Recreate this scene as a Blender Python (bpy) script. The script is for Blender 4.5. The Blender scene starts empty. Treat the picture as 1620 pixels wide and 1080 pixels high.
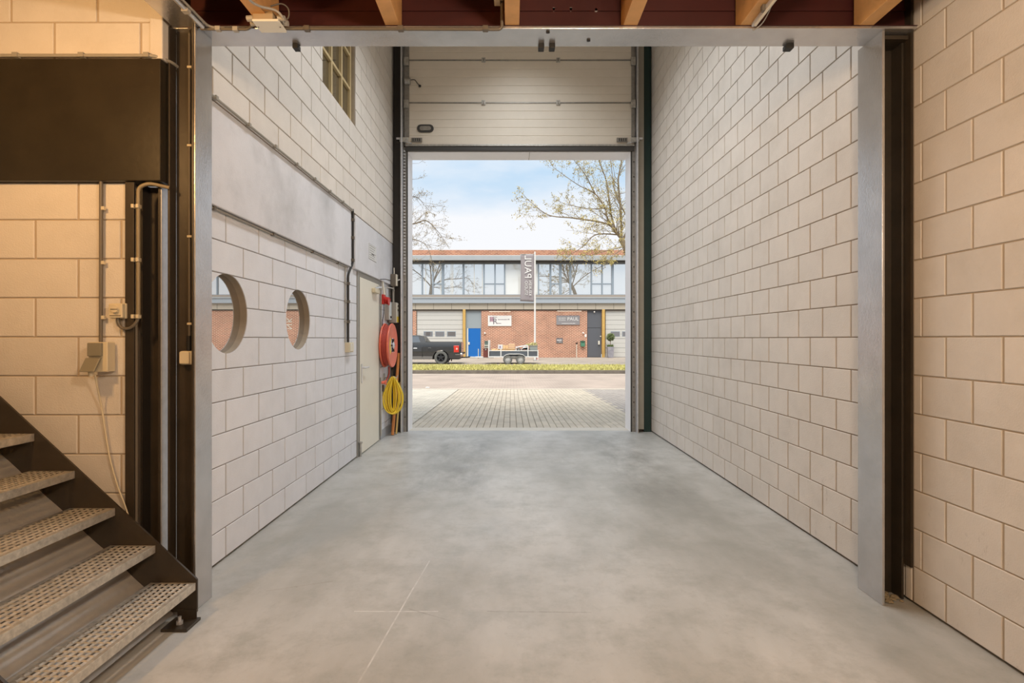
import bpy, bmesh, math, random
from mathutils import Vector, Matrix
random.seed(7)
C = bpy.context.scene
COL = C.collection
# ------------------------------------------------------------------ camera, sky, sun, lamps, exposure
F, CX, CY, H = 840.0, 808.0, 536.0, 1.39          # focal length (px of the 1620 frame), vanishing point, eye height
cam_d = bpy.data.cameras.new('camera'); cam = bpy.data.objects.new('camera', cam_d); COL.objects.link(cam)
cam.location = (0, 0, H); cam.rotation_euler = (math.pi / 2, 0, 0)
cam_d.sensor_width = 36; cam_d.lens = F / 1620 * 36
cam_d.shift_x = (810 - CX) / 1620; cam_d.shift_y = -(540 - CY) / 1620
cam_d.clip_start = 0.05; cam_d.clip_end = 400
C.camera = cam
C.view_settings.view_transform = 'Standard'; C.view_settings.look = 'None'
C.view_settings.gamma = 1; C.view_settings.exposure = 0.0; C.view_settings.use_curve_mapping = False
C.cycles.max_bounces = 8; C.cycles.diffuse_bounces = 5; C.cycles.glossy_bounces = 4; C.cycles.caustics_reflective = False
C.cycles.use_denoising = True; C.cycles.sample_clamp_indirect = 4

SKY_STRENGTH = 1.0
SUN_STRENGTH = 4.2
BAY_FILL, ROOM_LAMP_L, ROOM_LAMP_R = 52.0, 64.0, 116.0

w = bpy.data.worlds.new('sky'); C.world = w; w.use_nodes = True
nt = w.node_tree; nt.nodes.clear()
def N(nt, t, **kw):
    n = nt.nodes.new(t)
    for k, v in kw.items(): setattr(n, k, v)
    return n
tc = N(nt, 'ShaderNodeTexCoord'); mp = N(nt, 'ShaderNodeMapping'); mp.inputs['Scale'].default_value = (1.1, 1.1, 3.6)
mp.inputs['Location'].default_value = (3.35, 0.4, 0.10)
no = N(nt, 'ShaderNodeTexNoise'); no.inputs['Scale'].default_value = 2.3; no.inputs['Detail'].default_value = 6; no.inputs['Roughness'].default_value = .5
rp = N(nt, 'ShaderNodeValToRGB'); rp.color_ramp.elements[0].position = .41; rp.color_ramp.elements[1].position = .62
rp.color_ramp.elements[0].color = (.57, .755, .945, 1); rp.color_ramp.elements[1].color = (.95, .965, 1, 1)
sx = N(nt, 'ShaderNodeSeparateXYZ'); mr = N(nt, 'ShaderNodeMapRange'); mr.inputs[1].default_value = .10; mr.inputs[2].default_value = .30; mr.inputs[3].default_value = .62; mr.inputs[4].default_value = 0
mx = N(nt, 'ShaderNodeMixRGB'); mx.inputs[2].default_value = (.96, .975, 1, 1)
bg = N(nt, 'ShaderNodeBackground'); bg.inputs['Strength'].default_value = SKY_STRENGTH; wo = N(nt, 'ShaderNodeOutputWorld')
L = nt.links.new
L(tc.outputs['Generated'], mp.inputs['Vector']); L(mp.outputs[0], no.inputs['Vector']); L(no.outputs['Fac'], rp.inputs[0])
L(tc.outputs['Generated'], sx.inputs[0]); L(sx.outputs['Z'], mr.inputs[0]); L(mr.outputs[0], mx.inputs[0]); L(rp.outputs[0], mx.inputs[1])
L(mx.outputs[0], bg.inputs['Color']); L(bg.outputs[0], wo.inputs['Surface'])

sun_d = bpy.data.lights.new('sun', 'SUN'); sun_d.energy = SUN_STRENGTH; sun_d.angle = math.radians(40); sun_d.color = (1, .95, .86)
sun = bpy.data.objects.new('sun', sun_d); COL.objects.link(sun); sun.rotation_euler = (math.radians(30), 0, math.radians(-12)); sun.location = (0, 0, 30)

def area(name, loc, sx_, sy_, power, col, rot=(0, 0, 0)):
    d = bpy.data.lights.new(name, 'AREA'); d.shape = 'RECTANGLE'; d.size = sx_; d.size_y = sy_; d.energy = power; d.color = col
    o = bpy.data.objects.new(name, d); COL.objects.link(o); o.location = loc; o.rotation_euler = rot
    return o
WARM = (1.0, .60, .25)
LAMPS = [('bay', (.15, 4.1, 6.06), .5, 1.5, BAY_FILL, (.94, .975, 1)), ('bay', (.15, 6.2, 6.06), .5, 1.5, BAY_FILL, (.94, .975, 1)),  # bay pair: unseen fill lamps added to brighten the interior
         ('room', (-2.1, 1.4, 2.80), .09, 0, ROOM_LAMP_L, (1, .56, .21)), ('room', (.6, .5, 2.80), .09, 0, ROOM_LAMP_R, (1, .77, .54)),
         ('room', (.9, -2.0, 2.80), .09, 0, ROOM_LAMP_R, (1, .79, .58))]
for k, (n, l, a, b, p, c) in enumerate(LAMPS):
    if b: area('lamp_light', (l[0], l[1], l[2] - .03), a, b, p, c).data.spread = math.radians(124)
    else:
        d = bpy.data.lights.new('lamp_light', 'POINT'); d.energy = p; d.color = c; d.shadow_soft_size = .09
        o = bpy.data.objects.new('lamp_light', d); COL.objects.link(o); o.location = (l[0], l[1], l[2] - .2)

# ------------------------------------------------------------------ helpers
def W(px, py, d): return Vector(((px - CX) * d / F, d, H + (CY - py) * d / F))
WL = {}
def wl(o): return WL.get(o.name, Vector((0, 0, 0))) if o else Vector((0, 0, 0))
def put(o, parent, loc):
    COL.objects.link(o); o.parent = parent; WL[o.name] = Vector(loc); o.location = Vector(loc) - wl(parent); return o
def tag(o, label=None, cat=None, group=None, kind=None):
    for k, v in (('label', label), ('category', cat), ('group', group), ('kind', kind)):
        if v: o[k] = v
    return o
def thing(name, label, cat, loc, group=None):
    return tag(put(bpy.data.objects.new(name, None), None, loc), label, cat, group)
class MB:
    def __init__(s): s.v, s.f = [], []
    def add(s, v, f):
        n = len(s.v); s.v += [tuple(p) for p in v]; s.f += [tuple(i + n for i in q) for q in f]; return s
    def box(s, x0, x1, y0, y1, z0, z1):
        x0, x1 = sorted((x0, x1)); y0, y1 = sorted((y0, y1)); z0, z1 = sorted((z0, z1))
        return s.add([(x, y, z) for z in (z0, z1) for y in (y0, y1) for x in (x0, x1)],
                     [(0, 2, 3, 1), (4, 5, 7, 6), (0, 1, 5, 4), (2, 6, 7, 3), (0, 4, 6, 2), (1, 3, 7, 5)])
    def prism(s, poly, axis, a0, a1):
        def P(p, a): return {'x': (a, p[0], p[1]), 'y': (p[0], a, p[1]), 'z': (p[0], p[1], a)}[axis]
        n = len(poly)
        return s.add([P(p, a0) for p in poly] + [P(p, a1) for p in poly],
                     [tuple(range(n))[::-1], tuple(range(n, 2 * n))] + [(i, (i + 1) % n, n + (i + 1) % n, n + i) for i in range(n)])
    def tube(s, pts, r, n=8, cap=True):
        pts = [Vector(p) for p in pts]; m = len(pts); rs = r if isinstance(r, (list, tuple)) else [r] * m
        V, Fc = [], []; up = None
        for i, p in enumerate(pts):
            t = (pts[min(i + 1, m - 1)] - pts[max(i - 1, 0)])
            t = t.normalized() if t.length > 1e-9 else Vector((0, 0, 1))
            if up is None: up = t.orthogonal().normalized()
            up = up - t * up.dot(t)
            up = up.normalized() if up.length > 1e-6 else t.orthogonal().normalized()
            b = t.cross(up)
            V += [p + (up * math.cos(2 * math.pi * k / n) + b * math.sin(2 * math.pi * k / n)) * rs[i] for k in range(n)]
        for i in range(m - 1):
            Fc += [(i * n + k, i * n + (k + 1) % n, (i + 1) * n + (k + 1) % n, (i + 1) * n + k) for k in range(n)]
        if cap: Fc += [tuple(range(n))[::-1], tuple(range((m - 1) * n, m * n))]
        return s.add(V, Fc)
    def lathe(s, prof, c, axis='z', n=20, closed=False):
        V, Fc = [], []; m = len(prof)
        for r, a in prof:
            for k in range(n):
                t = 2 * math.pi * k / n; u, q = r * math.cos(t), r * math.sin(t)
                V.append({'z': (c[0] + u, c[1] + q, c[2] + a), 'y': (c[0] + u, c[1] + a, c[2] + q), 'x': (c[0] + a, c[1] + u, c[2] + q)}[axis])
        for i in range(m if closed else m - 1):
            j = (i + 1) % m
            Fc += [(i * n + k, i * n + (k + 1) % n, j * n + (k + 1) % n, j * n + k) for k in range(n)]
        if not closed:
            if prof[0][0] > 1e-5: Fc.append(tuple(range(n))[::-1])
            if prof[-1][0] > 1e-5: Fc.append(tuple(range((m - 1) * n, m * n)))
        return s.add(V, Fc)
    def mesh(s, name, c, mat, smooth=None, fix=True):
        me = bpy.data.meshes.new(name)
        me.from_pydata([(p[0] - c[0], p[1] - c[1], p[2] - c[2]) for p in s.v], [], s.f)
        if fix:
            bm = bmesh.new(); bm.from_mesh(me); bmesh.ops.remove_doubles(bm, verts=bm.verts, dist=1e-6)
            bmesh.ops.recalc_face_normals(bm, faces=bm.faces); bm.to_mesh(me); bm.free()
        if smooth is not None:
            me.polygons.foreach_set('use_smooth', [True] * len(me.polygons)); me.set_sharp_from_angle(angle=math.radians(smooth))
        if mat: me.materials.append(mat)
        return me
    def center(s):
        return Vector([(min(p[i] for p in s.v) + max(p[i] for p in s.v)) / 2 for i in range(3)])
    def build(s, name, mat, parent=None, smooth=None, bevel=0, kind=None, fix=True, origin=None):
        c = Vector(origin) if origin is not None else s.center()
        o = put(bpy.data.objects.new(name, s.mesh(name, c, mat, smooth, fix)), parent, c)
        if bevel:
            m = o.modifiers.new('edge', 'BEVEL'); m.width = bevel; m.segments = 2; m.limit_method = 'ANGLE'; m.angle_limit = math.radians(40)
        if kind: o['kind'] = kind
        return o
def bx(name, mat, parent, *d, **kw): return MB().box(*d).build(name, mat, parent, **kw)
def copy_tree(o, parent, loc):
    c = o.copy(); put(c, parent, loc)
    for ch in o.children: copy_tree(ch, c, Vector(loc) + ch.location)
    return c
def smooth_path(pts, k=5):
    pts = [Vector(p) for p in pts]; out = []
    for i in range(len(pts) - 1):
        p0, p1, p2, p3 = pts[max(i - 1, 0)], pts[i], pts[i + 1], pts[min(i + 2, len(pts) - 1)]
        for j in range(k):
            t = j / k
            out.append(.5 * ((2 * p1) + (p2 - p0) * t + (2 * p0 - 5 * p1 + 4 * p2 - p3) * t * t + (3 * p1 - p0 - 3 * p2 + p3) * t ** 3))
    return out + [pts[-1]]
def bent(pts, r=.04, k=4):
    """a polyline with rounded corners"""
    pts = [Vector(p) for p in pts]; out = [pts[0]]
    for i in range(1, len(pts) - 1):
        a, b, c = pts[i - 1], pts[i], pts[i + 1]
        d0, d1 = (a - b), (c - b); q = min(r, d0.length * .45, d1.length * .45)
        s, e = b + d0.normalized() * q, b + d1.normalized() * q
        for j in range(k + 1):
            t = j / k; out.append(s * (1 - t) ** 2 + b * 2 * t * (1 - t) + e * t * t)
    return out + [pts[-1]]
def glyphs(s, size, origin, rot=0, flip=False, plane='-y', depth=.004, align='CENTER'):
    cu = bpy.data.curves.new('glyphs', 'FONT'); cu.body = s; cu.size = size; cu.align_x = align; cu.align_y = 'CENTER'; cu.extrude = depth / 2; cu.resolution_u = 3
    ob = bpy.data.objects.new('glyphs', cu); COL.objects.link(ob)
    dg = bpy.context.evaluated_depsgraph_get(); dg.update()
    me = bpy.data.meshes.new_from_object(ob.evaluated_get(dg), depsgraph=dg)
    m = MB(); V = []
    for v in me.vertices:
        x, y, z = v.co
        x, y = x * math.cos(rot) - y * math.sin(rot), x * math.sin(rot) + y * math.cos(rot)
        if flip: x = -x
        V.append((origin[0] + x, origin[1] - z, origin[2] + y) if plane == '-y' else (origin[0] + z, origin[1] + x, origin[2] + y))
    m.add(V, [tuple(p.vertices) for p in me.polygons])
    bpy.data.objects.remove(ob); bpy.data.meshes.remove(me); bpy.data.curves.remove(cu)
    return m
def cut(o, cutter):
    md = o.modifiers.new('b', 'BOOLEAN'); md.operation = 'DIFFERENCE'; md.object = cutter; md.solver = 'EXACT'
    dg = bpy.context.evaluated_depsgraph_get(); dg.update()
    me = bpy.data.meshes.new_from_object(o.evaluated_get(dg), depsgraph=dg)
    o.modifiers.clear(); o.data = me

# ------------------------------------------------------------------ materials
def mat(name, col, rough=.5, metal=0, spec=.5, var=0, vscale=3, rnd=0, bump=0, bscale=60, tint=None, tscale=1.2, tamt=0, coat=0, scuff=False):
    m = bpy.data.materials.new(name); m.use_nodes = True; nt = m.node_tree; L = nt.links.new
    p = nt.nodes['Principled BSDF']; p.inputs['Base Color'].default_value = (*col, 1); p.inputs['Roughness'].default_value = rough
    p.inputs['Metallic'].default_value = metal; p.inputs['Specular IOR Level'].default_value = spec; p.inputs['Coat Weight'].default_value = coat
    g = N(nt, 'ShaderNodeNewGeometry'); last = None
    if var or rnd:
        val = N(nt, 'ShaderNodeMath', operation='ADD'); val.inputs[0].default_value = 1; val.inputs[1].default_value = 0; cur = val
        if var:
            n = N(nt, 'ShaderNodeTexNoise'); n.inputs['Scale'].default_value = vscale; n.inputs['Detail'].default_value = 6; n.inputs['Roughness'].default_value = .62
            L(g.outputs['Position'], n.inputs['Vector'])
            r = N(nt, 'ShaderNodeMapRange'); r.inputs[1].default_value = .25; r.inputs[2].default_value = .75; r.inputs[3].default_value = -var; r.inputs[4].default_value = var
            L(n.outputs['Fac'], r.inputs[0]); L(r.outputs[0], val.inputs[1])
        if rnd:
            oi = N(nt, 'ShaderNodeObjectInfo'); a = N(nt, 'ShaderNodeMath', operation='ADD'); fr = N(nt, 'ShaderNodeMath', operation='FRACT')
            L(oi.outputs['Random'], a.inputs[0]); L(g.outputs['Random Per Island'], a.inputs[1]); L(a.outputs[0], fr.inputs[0])
            r = N(nt, 'ShaderNodeMapRange'); r.inputs[3].default_value = -rnd; r.inputs[4].default_value = rnd; L(fr.outputs[0], r.inputs[0])
            s = N(nt, 'ShaderNodeMath', operation='ADD'); L(cur.outputs[0], s.inputs[0]); L(r.outputs[0], s.inputs[1]); cur = s
        mx = N(nt, 'ShaderNodeVectorMath', operation='SCALE'); mx.inputs[0].default_value = col; L(cur.outputs[0], mx.inputs['Scale']); last = mx.outputs[0]
    if tint:
        n = N(nt, 'ShaderNodeTexNoise'); n.inputs['Scale'].default_value = tscale; n.inputs['Detail'].default_value = 8; n.inputs['Roughness'].default_value = .7
        L(g.outputs['Position'], n.inputs['Vector'])
        r = N(nt, 'ShaderNodeMapRange'); r.inputs[1].default_value = .5; r.inputs[2].default_value = .75; r.inputs[4].default_value = tamt; L(n.outputs['Fac'], r.inputs[0])
        mx = N(nt, 'ShaderNodeMixRGB'); L(r.outputs[0], mx.inputs[0]); mx.inputs[2].default_value = (*tint, 1)
        if last: L(last, mx.inputs[1])
        else: mx.inputs[1].default_value = (*col, 1)
        last = mx.outputs[0]
    if scuff:                                        # rubbed marks and dirt on the lowest courses
        s3 = N(nt, 'ShaderNodeSeparateXYZ'); L(g.outputs['Position'], s3.inputs[0])
        zr = N(nt, 'ShaderNodeMapRange'); zr.inputs[1].default_value = .2; zr.inputs[2].default_value = 1.5; zr.inputs[3].default_value = 1; zr.inputs[4].default_value = 0; L(s3.outputs['Z'], zr.inputs[0])
        mp = N(nt, 'ShaderNodeMapping'); mp.inputs['Scale'].default_value = (3, 3, 1.2); mp.inputs['Rotation'].default_value = (.5, 0, 0); L(g.outputs['Position'], mp.inputs[0])
        n = N(nt, 'ShaderNodeTexNoise'); n.inputs['Scale'].default_value = 4.5; n.inputs['Detail'].default_value = 9; n.inputs['Roughness'].default_value = .78; L(mp.outputs[0], n.inputs['Vector'])
        r = N(nt, 'ShaderNodeMapRange'); r.inputs[1].default_value = .60; r.inputs[2].default_value = .72; r.inputs[4].default_value = .55; L(n.outputs['Fac'], r.inputs[0])
        k = N(nt, 'ShaderNodeMath', operation='MULTIPLY'); L(r.outputs[0], k.inputs[0]); L(zr.outputs[0], k.inputs[1])
        mx = N(nt, 'ShaderNodeMixRGB'); L(k.outputs[0], mx.inputs[0]); mx.inputs[2].default_value = (.22, .18, .14, 1); L(last, mx.inputs[1]); last = mx.outputs[0]
    if last: L(last, p.inputs['Base Color'])
    if bump:
        n = N(nt, 'ShaderNodeTexNoise'); n.inputs['Scale'].default_value = bscale; n.inputs['Detail'].default_value = 3
        L(g.outputs['Position'], n.inputs['Vector']); b = N(nt, 'ShaderNodeBump'); b.inputs['Strength'].default_value = bump; b.inputs['Distance'].default_value = .004
        L(n.outputs['Fac'], b.inputs['Height']); L(b.outputs[0], p.inputs['Normal'])
    return m
def emit(name, col, s):
    m = bpy.data.materials.new(name); m.use_nodes = True; p = m.node_tree.nodes['Principled BSDF']
    p.inputs['Base Color'].default_value = (*col, 1); p.inputs['Emission Color'].default_value = (*col, 1); p.inputs['Emission Strength'].default_value = s
    return m
def mirror_glass(name, dark, refl, tintc=(1, 1, 1)):
    m = bpy.data.materials.new(name); m.use_nodes = True; nt = m.node_tree; nt.nodes.clear(); L = nt.links.new
    d = N(nt, 'ShaderNodeBsdfDiffuse'); d.inputs['Color'].default_value = (*dark, 1); g = N(nt, 'ShaderNodeBsdfGlossy'); g.inputs['Roughness'].default_value = .005; g.inputs['Color'].default_value = (*tintc, 1)
    x = N(nt, 'ShaderNodeMixShader'); x.inputs[0].default_value = refl; o = N(nt, 'ShaderNodeOutputMaterial')
    L(d.outputs[0], x.inputs[1]); L(g.outputs[0], x.inputs[2]); L(x.outputs[0], o.inputs[0]); return m
def brick_mat(name, c1, c2, mortar, bw, bh, ms=.01, flat=False, rough=.85, off=.5):
    m = bpy.data.materials.new(name); m.use_nodes = True; nt = m.node_tree; L = nt.links.new; p = nt.nodes['Principled BSDF']; p.inputs['Roughness'].default_value = rough
    g = N(nt, 'ShaderNodeNewGeometry'); s = N(nt, 'ShaderNodeSeparateXYZ'); c = N(nt, 'ShaderNodeCombineXYZ'); L(g.outputs['Position'], s.inputs[0])
    L(s.outputs['X'], c.inputs[0]); L(s.outputs['Y' if flat else 'Z'], c.inputs[1])
    b = N(nt, 'ShaderNodeTexBrick'); b.inputs['Scale'].default_value = 1; b.inputs['Brick Width'].default_value = bw; b.inputs['Row Height'].default_value = bh
    b.inputs['Mortar Size'].default_value = ms; b.inputs['Color1'].default_value = (*c1, 1); b.inputs['Color2'].default_value = (*c2, 1); b.inputs['Mortar'].default_value = (*mortar, 1); b.offset = off
    n = N(nt, 'ShaderNodeTexNoise'); n.inputs['Scale'].default_value = .8; n.inputs['Detail'].default_value = 8; L(g.outputs['Position'], n.inputs['Vector'])
    r = N(nt, 'ShaderNodeMapRange'); r.inputs[1].default_value = .3; r.inputs[2].default_value = .7; r.inputs[3].default_value = .85; r.inputs[4].default_value = 1.15; L(n.outputs['Fac'], r.inputs[0])
    v = N(nt, 'ShaderNodeVectorMath', operation='SCALE'); L(c.outputs[0], b.inputs['Vector']); L(b.outputs['Color'], v.inputs[0]); L(r.outputs[0], v.inputs['Scale']); L(v.outputs[0], p.inputs['Base Color'])
    return m

BLOCK = mat('painted_block', (.69, .645, .592), .75, var=.05, vscale=5, rnd=.035, bump=.35, bscale=140, tint=(.40, .35, .28), tscale=2.2, tamt=.22, scuff=True)
BLOCK_DAYLIT = mat('painted_block_grey', (.72, .73, .77), .6, var=.05, vscale=5, rnd=.03, bump=.3, bscale=140, tint=(.46, .44, .42), tscale=2.0, tamt=.2)  # same block paint, greyed to carry daylight on the lower left wall
JOINT = mat('mortar_joint', (.34, .28, .22), .9)
JOINT_F = mat('warm_mortar_joint', (.45, .37, .28), .9)
JOINT_L = mat('mortar_joint_grey', (.33, .31, .30), .9)
PLASTER = mat('plain_plaster', (.55, .50, .44), .9)
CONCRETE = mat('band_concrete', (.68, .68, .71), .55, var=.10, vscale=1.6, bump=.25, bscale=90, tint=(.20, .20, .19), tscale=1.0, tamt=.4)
DARK = mat('dark_brown_paint', (.042, .032, .022), .42, var=.25, vscale=8, bump=.15, bscale=40)
BAND = mat('dark_band_paint', (.030, .024, .015), .33, var=.25, vscale=5, bump=.15, bscale=30)
DARKER = mat('dark_steel', (.022, .018, .015), .45)
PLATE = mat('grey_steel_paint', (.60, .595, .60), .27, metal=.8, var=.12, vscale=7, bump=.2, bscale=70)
RED = mat('red_oxide_steel', (.055, .010, .009), .5, var=.15, vscale=6)
WOOD = mat('pine_joist', (.66, .37, .15), .6, var=.16, vscale=9, bump=.2, bscale=40)
GALV = mat('galvanised_steel', (.50, .49, .46), .42, metal=.75, var=.3, vscale=24, bump=.2, bscale=60)
GALVB = mat('bright_galvanised_steel', (.66, .67, .70), .36, metal=.6, var=.12, vscale=20, bump=.1)
WHITEP = mat('white_plastic', (.72, .68, .58), .4)
CREAM = mat('cream_plastic', (.66, .58, .42), .4)
GREYP = mat('grey_plastic', (.33, .31, .27), .45)
CONDUIT = mat('grey_conduit', (.14, .12, .095), .5)
CONDUIT_B = mat('black_conduit', (.022, .021, .02), .5)
PALE = mat('pale_conduit', (.44, .42, .38), .5)
BLACK = mat('black_rubber', (.012, .012, .012), .6)
# ------------------------------------------------------------------ floor
def floor_mat():
    m = bpy.data.materials.new('concrete_floor'); m.use_nodes = True; nt = m.node_tree; L = nt.links.new; p = nt.nodes['Principled BSDF']
    g = N(nt, 'ShaderNodeNewGeometry')
    def noise(scale, det=8, ro=.6, vec=None):
        n = N(nt, 'ShaderNodeTexNoise'); n.inputs['Scale'].default_value = scale; n.inputs['Detail'].default_value = det; n.inputs['Roughness'].default_value = ro
        L(vec or g.outputs['Position'], n.inputs['Vector']); return n.outputs['Fac']
    def mrange(s, a, b, c, d):
        r = N(nt, 'ShaderNodeMapRange'); r.inputs[1].default_value = a; r.inputs[2].default_value = b; r.inputs[3].default_value = c; r.inputs[4].default_value = d; L(s, r.inputs[0]); return r.outputs[0]
    def mix(f, a, b):
        x = N(nt, 'ShaderNodeMixRGB'); L(f, x.inputs[0])
        for k, q in ((1, a), (2, b)):
            if isinstance(q, tuple): x.inputs[k].default_value = (*q, 1)
            else: L(q, x.inputs[k])
        return x.outputs[0]
    def M(op, a, b=None):
        x = N(nt, 'ShaderNodeMath', operation=op)
        for k, q in ((0, a), (1, b)):
            if q is None: continue
            if isinstance(q, (int, float)): x.inputs[k].default_value = q
            else: L(q, x.inputs[k])
        return x.outputs[0]
    mp = N(nt, 'ShaderNodeMapping'); mp.inputs['Scale'].default_value = (1, .45, 1); L(g.outputs['Position'], mp.inputs[0])
    c = mix(mrange(noise(.8, 9, .62, mp.outputs[0]), .38, .64, 0, 1), (.35, .345, .318), (.57, .563, .54))
    c = mix(mrange(noise(3.5, 10, .72), .46, .66, 0, .6), c, (.30, .30, .27))
    c = mix(mrange(noise(28, 4, .7), .62, .80, 0, .30), c, (.25, .24, .22))
    c = mix(mrange(noise(7, 10, .8), .66, .74, 0, .35), c, (.68, .67, .64))
    sp = N(nt, 'ShaderNodeSeparateXYZ'); L(g.outputs['Position'], sp.inputs[0]); X, Y = sp.outputs['X'], sp.outputs['Y']
    wob = M('MULTIPLY', M('SUBTRACT', noise(2.5, 3), .5), .05)
    def line(a, b, col, wdt, amt, c):            # a chalk or saw line from a to b on the slab
        d = Vector((b[0] - a[0], b[1] - a[1])); ln = d.length; d /= ln
        t = M('ADD', M('MULTIPLY', M('SUBTRACT', X, a[0]), d.x), M('MULTIPLY', M('SUBTRACT', Y, a[1]), d.y))
        q = M('ABSOLUTE', M('ADD', M('SUBTRACT', M('MULTIPLY', M('SUBTRACT', X, a[0]), d.y), M('MULTIPLY', M('SUBTRACT', Y, a[1]), d.x)), M('MULTIPLY', wob, .15)))
        f = M('MULTIPLY', M('MULTIPLY', M('GREATER_THAN', t, 0), M('LESS_THAN', t, ln)), M('LESS_THAN', q, wdt))
        return mix(M('MULTIPLY', M('MULTIPLY', f, amt), mrange(noise(14, 3), .35, .6, .2, 1)), c, col)
    c = line((-.80, 2.71), (-.37, 2.71), (.75, .74, .72), .0035, .8, c)
    c = line((-.12, 2.71), (.41, 2.70), (.22, .20, .18), .003, .8, c)
    c = line((-.51, 3.33), (-.62, 2.10), (.75, .74, .72), .004, .6, c)
    c = line((-.53, 2.74), (-.30, 2.62), (.22, .20, .18), .003, .6, c)
    c = line((-1.02, 3.05), (-1.35, 2.93), (.27, .22, .18), .003, .6, c)
    # worn, darker tyre lanes near the door
    def lane(xc, wd, y0, y1, amt, c):
        f = M('MULTIPLY', mrange(M('ABSOLUTE', M('SUBTRACT', X, xc)), wd * .4, wd, 1, 0), M('MULTIPLY', mrange(Y, y0, y0 + 1, 0, 1), mrange(Y, y1 - .8, y1, 1, 0)))
        return mix(M('MULTIPLY', M('MULTIPLY', f, amt), mrange(noise(2.2, 9, .75, mp.outputs[0]), .4, .62, 0, 1)), c, (.25, .245, .225))
    c = lane(-.60, .55, 4.2, 8.0, 1.0, c); c = lane(1.35, .45, 3.8, 8.0, .85, c); c = lane(.60, .3, 5.0, 7.8, .6, c)
    L(c, p.inputs['Base Color']); L(mrange(noise(2.2, 8, .7), .3, .7, .30, .52), p.inputs['Roughness'])
    b = N(nt, 'ShaderNodeBump'); b.inputs['Strength'].default_value = .12; b.inputs['Distance'].default_value = .003; L(noise(55, 4), b.inputs['Height']); L(b.outputs[0], p.inputs['Normal'])
    return m
FLOORM = floor_mat()
bx('floor', FLOORM, None, -5.0, 2.3, -4.1, 8.06, -.12, 0, kind='structure')
THRESH = mat('threshold_concrete', (.60, .55, .47), .7, var=.08, vscale=4)
bx('trim_1', THRESH, None, -1.9, 2.15, 8.06, 8.34, -.2, -.002, kind='structure')

# ------------------------------------------------------------------ block walls
CACHE = {}
def block_geo(wd, ht, d=.0055, b=.0025):
    x, y = wd / 2, ht / 2
    v = [(sx * x, sy * y, z) for z in (-.004, d - b) for sx, sy in ((-1, -1), (1, -1), (1, 1), (-1, 1))] + [(sx * (x - b), sy * (y - b), d) for sx, sy in ((-1, -1), (1, -1), (1, 1), (-1, 1))]
    f = [(8, 9, 10, 11)] + [(a + i, a + (i + 1) % 4, a + 4 + (i + 1) % 4, a + 4 + i) for a in (0, 4) for i in range(4)]
    return v, f
def clip(r, o):
    a, b, c, d = r; x0, x1, z0, z1 = o
    if b <= x0 or a >= x1 or d <= z0 or c >= z1: return [r]
    out = []
    if c < z0: out.append((a, b, c, z0))
    if d > z1: out.append((a, b, z1, d))
    c2, d2 = max(c, z0), min(d, z1)
    if a < x0: out.append((a, x0, c2, d2))
    if b > x1: out.append((x1, b, c2, d2))
    return out
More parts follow.
